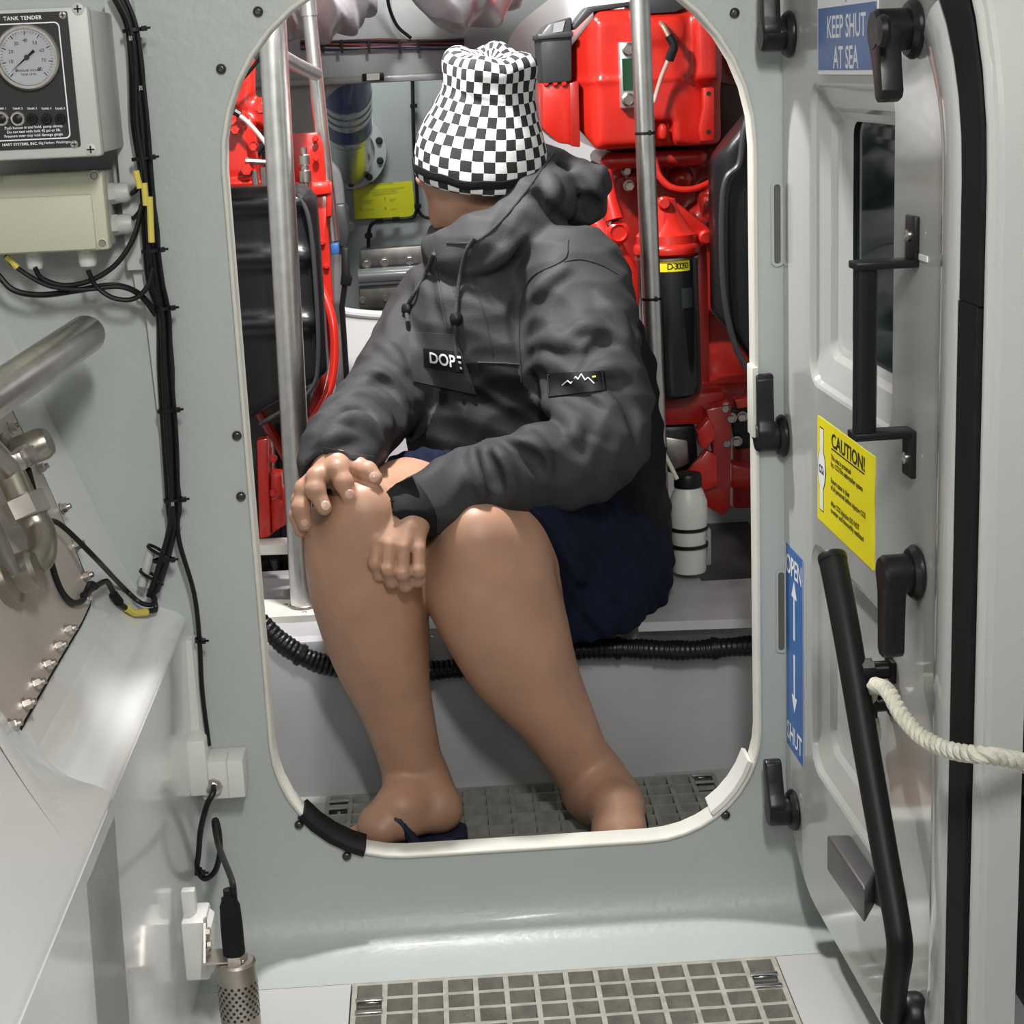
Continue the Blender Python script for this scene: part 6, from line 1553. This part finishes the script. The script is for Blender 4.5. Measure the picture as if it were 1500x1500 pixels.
# cuff of the near sleeve, a shell over the sleeve end
K = Field(np.minimum(PY(632, 738, .186), cL) - .08, np.maximum(PY(632, 738, .186), cL) + .08, .0026)
kA, kB = PY(632, 738, .186), cL + cdL * .018
K.cap(kA, kB, .0515, .0475, 0); K.warp(lambda x, y, z: wrinkJ(x, y, z), .03); K.half(kA.lerp(kB, .30), -(kB - kA)); K.half(kB + cdL * .026, cdL)
K.cap(cL + cdL * .010, cL + cdL * .08, .0385, .0375, .002, sub=True)
cf = K.build('cuff', JBLK, jk); cf['label'] = 'black sleeve cuff'
# cuff straps
patch('cuff_strap', [(474, 655), (546, 668), (548, 684), (474, 667)], 8, 3, CHAR, jk, .004, .002)
MB().prism([PY(580, 709, .150), PY(604, 698, .144), PY(614, 722, .138), PY(590, 742, .137), PY(562, 745, .142), PY(551, 734, .148)], (0, .004, 0)).build('cuff_tab', JBLK, jk, smooth=False)
seam([(608, 690), (622, 716), (630, 750), (628, 790)], .0016, SEAM)
# drawstrings with toggles
CORD = mat('drawcord', (.030, .030, .032), .8, bump=.5, bscale=300)
def cordn(pts, tog, name='drawstring'):
    Q = [dr(a, b_, .006) for a, b_ in pts]; Q = [q for q in Q if q is not None]
    c = MB().tube(catmull(Q, 6), .0036, 8).build(name, CORD, jk)
    p, n_ = hit(bvh, *tog)
    q = MB(); q.lathe(p + n_ * .004 + V((0, 0, -.010)), (0, 0, 1), [(0, 0), (.008, .001), (.011, .006), (.011, .014), (.008, .019), (0, .020)], 14); q.build('toggle', BLK, c)
    e = Q[-1]; MB().tube([e, e + V((.001, -.002, -.022))], .0042, 8).build('cord_end', BLK, c)
cordn([(697, 350), (685, 368), (676, 400), (672, 440), (668, 470), (668, 500), (671, 525)], (669, 468))
cordn([(640, 372), (628, 400), (612, 430), (600, 455), (599, 475)], (600, 455))

# ------------------------------------------------------------------ checkered bucket-shaped knit hat
hm = bpy.data.materials.new('checkered_knit'); hm.use_nodes = True; nt = hm.node_tree; b_ = nt.nodes['Principled BSDF']; b_.inputs['Roughness'].default_value = .9
uv = nt.nodes.new('ShaderNodeUVMap'); ck = nt.nodes.new('ShaderNodeTexChecker'); ck.inputs['Scale'].default_value = 1.0
ck.inputs['Color1'].default_value = (.70, .69, .69, 1); ck.inputs['Color2'].default_value = (.014, .013, .015, 1)
mp = nt.nodes.new('ShaderNodeMapping'); mp.inputs['Location'].default_value = (0, 0, .5); nt.links.new(uv.outputs[0], mp.inputs[0])
ns = nt.nodes.new('ShaderNodeTexNoise'); ns.inputs['Scale'].default_value = 1.3; vm = nt.nodes.new('ShaderNodeMixRGB'); vm.blend_type = 'ADD'; vm.inputs[0].default_value = .10
nt.links.new(mp.outputs[0], ns.inputs['Vector']); nt.links.new(mp.outputs[0], vm.inputs[1]); nt.links.new(ns.outputs['Color'], vm.inputs[2]); nt.links.new(vm.outputs[0], ck.inputs['Vector'])
nt.links.new(ck.outputs['Color'], b_.inputs['Base Color'])
n2 = nt.nodes.new('ShaderNodeTexNoise'); n2.inputs['Scale'].default_value = 9; bpn = nt.nodes.new('ShaderNodeBump'); bpn.inputs['Strength'].default_value = .4; bpn.inputs['Distance'].default_value = .002
nt.links.new(uv.outputs[0], n2.inputs['Vector']); nt.links.new(n2.outputs['Fac'], bpn.inputs['Height']); nt.links.new(bpn.outputs['Normal'], b_.inputs['Normal'])
HY = .655; NC = 36; NT = 168
hb, ht = PY(703, 258, HY), PY(718, 90, HY - .025)
ha = (V((.10, -.20, 1))).normalized(); hx = (V((1, 0, 0)) - ha * ha.x).normalized(); hy = ha.cross(hx)
mm = msz(1, hb)
# (height along the axis in px, centre shift in px, half width px)
prof = [(6, 0, 86), (1, 0, 90), (-3, 0, 93), (2, 0, 96.5), (12, 0, 98), (30, 0, 98), (50, -1, 94), (72, 0, 86.5), (95, 2, 76.5), (118, 4, 68.5), (135, 4, 64.5), (148, 4, 64.5), (160, 4, 65), (171, 4, 62), (178, 4, 54), (180, 4, 42), (177, 4, 28), (171, 4, 14), (168, 4, 3)]
pr = [V(p) for p in prof]; pr = catmull(pr, 4); vv, uvs = [], []; arc = 0; cell = 15.6
for i, p in enumerate(pr):
    if i: arc += math.hypot(p.x - pr[i - 1].x, p.z - pr[i - 1].z)
    top = min(max((p.x - 95) / 70, 0), 1)
    for k in range(NT + 1):
        a = 2 * PI * k / NT
        m1 = 1 + top * (.050 * math.cos(4 * a + .9) + .035 * math.cos(7 * a + 2.0)) + .010 * math.sin(3 * a + p.x * .06)
        dip = min(1, p.z / 40) * top * (4.5 * math.cos(4 * a + .9 + .4) + 2.5 * math.cos(3 * a + 2.2)) * min(max((p.x - 140) / 40, 0), 1)
        fold = -4.5 * math.exp(-((p.x - 122 - 6 * math.sin(a * 2 + .5)) / 7) ** 2) * (.6 + .4 * math.sin(3 * a + 1))
        r_ = max(p.z * m1 + fold, .4)
        q = hb + ha * ((p.x + dip) * mm) + hx * ((p.y + r_ * math.cos(a)) * mm) + hy * (r_ * 1.04 * math.sin(a) * mm)
        vv.append(q); uvs.append((NC * k / NT, arc / cell))
W_ = NT + 1
ff = [(i * W_ + k, i * W_ + k + 1, (i + 1) * W_ + k + 1, (i + 1) * W_ + k) for i in range(len(pr) - 1) for k in range(NT)]
hat = mesh_obj('hat', vv, ff, hm, per, True, uvs=uvs); hat['label'] = 'black and white checkered knit hat'
# brim band, rolled
bv = []; bp_l = [(7, 96.5), (8, 99.0), (13, 100.2), (19, 99.8), (21, 97.0)]
for (px_, rr) in bp_l:
    for k in range(96):
        a = 2 * PI * k / 96; m1 = 1 + .010 * math.sin(3 * a + px_ * .06); wv = 1.6 * math.sin(5 * a + 1) + 1.0 * math.sin(11 * a)
        bv.append(hb + ha * ((px_ + wv) * mm) + hx * (rr * m1 * math.cos(a) * mm) + hy * (rr * m1 * 1.04 * math.sin(a) * mm))
MB().add(bv, [(i * 96 + k, i * 96 + (k + 1) % 96, (i + 1) * 96 + (k + 1) % 96, (i + 1) * 96 + k) for i in range(4) for k in range(96)]).build('hat_band', mat('fuzzy_black', (.012, .012, .013), .95, bump=1.0, bscale=400, spec=.1), hat)
# ------------------------------------------------------------------ flip-flops
NVR = mat('navy_rubber', (.010, .012, .035), .6, bump=.2, bscale=150)
for (heel, toe, d, s_) in (footR, footL):
    a = heel - d * .046; L_ = (toe - heel).length + .069
    pl_ = [(0, 0), (.01, .024), (.05, .039), (.12, .039), (.19, .046), (.23, .045), (.255, .030), (.262, 0)]; sc_l = L_ / .262
    poly = [(u * sc_l, w_) for u, w_ in pl_] + [(u * sc_l, -w_) for u, w_ in pl_[::-1][1:-1]]
    P = [V((0, 0, IZ + .003)) + V((a.x, a.y, 0)) + d * u + s_ * w_ for u, w_ in poly]
    bm = bmesh.new(); f = bm.faces.new([bm.verts.new(p) for p in P]); r = bmesh.ops.extrude_face_region(bm, geom=[f]); bmesh.ops.translate(bm, vec=(0, 0, .020), verts=[q for q in r['geom'] if isinstance(q, bmesh.types.BMVert)])
    bmesh.ops.recalc_face_normals(bm, faces=bm.faces[:]); bmesh.ops.bevel(bm, geom=[e for e in bm.edges if not e.is_boundary and e.calc_face_angle(0) > .9], offset=.004, segments=2, profile=.5, affect='EDGES')
    sl = MB().bm(bm).build('flip_flop_sole', NVR, per)
    c = heel + d * (L_ - .069) * .80; c.z = IZ + .045
    for w_ in (1, -1):
        b1 = heel + d * (L_ - .069) * .38 + s_ * w_ * .040; b1.z = IZ + .024
        mid = heel + d * (L_ - .069) * .58 + s_ * w_ * .030; mid.z = IZ + .072
        MB().tube(catmull([c, mid, b1], 6), .006, 8, rs=[.005, .009, .009]).build('flip_flop_strap', NVR, sl)
# ================================================================== BEYOND THE DOOR, FAR RIGHT
LEA = mat('black_upholstery', (.012, .012, .013), .5, bump=.3, bscale=90, spec=.4)
st = thing('cabin_seat', 'dark upholstered seat behind the open door at the far right edge', 'seat', (.92, -.25, 0))
MB().box((.690, -.42, .52), (1.15, -.22, 1.10), .05).build('backrest', LEA, st); MB().box((.72, -.48, .30), (1.18, -.04, .40), .03).build('seat_cushion', LEA, st)
MB().box((.74, -.45, .0), (1.14, -.06, .28), .01).build('seat_base', mat('seat_base_black', (.02, .02, .02), .5), st)
MB().prism([V((.70, -.47, .245)), V((.80, -.47, .245)), V((.80, -.47, .35)), V((.75, -.47, .33))], (0, .02, 0)).build('seat_bracket', GELW, st)
yb = thing('hanging_bag', 'yellow green bag hanging on the bulkhead beside the open door', 'bag', (.80, -.05, 1.14))
MB().box((.690, -.12, 1.16), (.95, -.005, 1.50), .03).build('bag_body', mat('yellow_green_fabric', (.30, .30, .03), .7), yb); MB().box((.714, -.124, 1.10), (.90, -.006, 1.155), .01).build('bag_flap', mat('maroon_fabric', (.10, .02, .03), .7), yb)
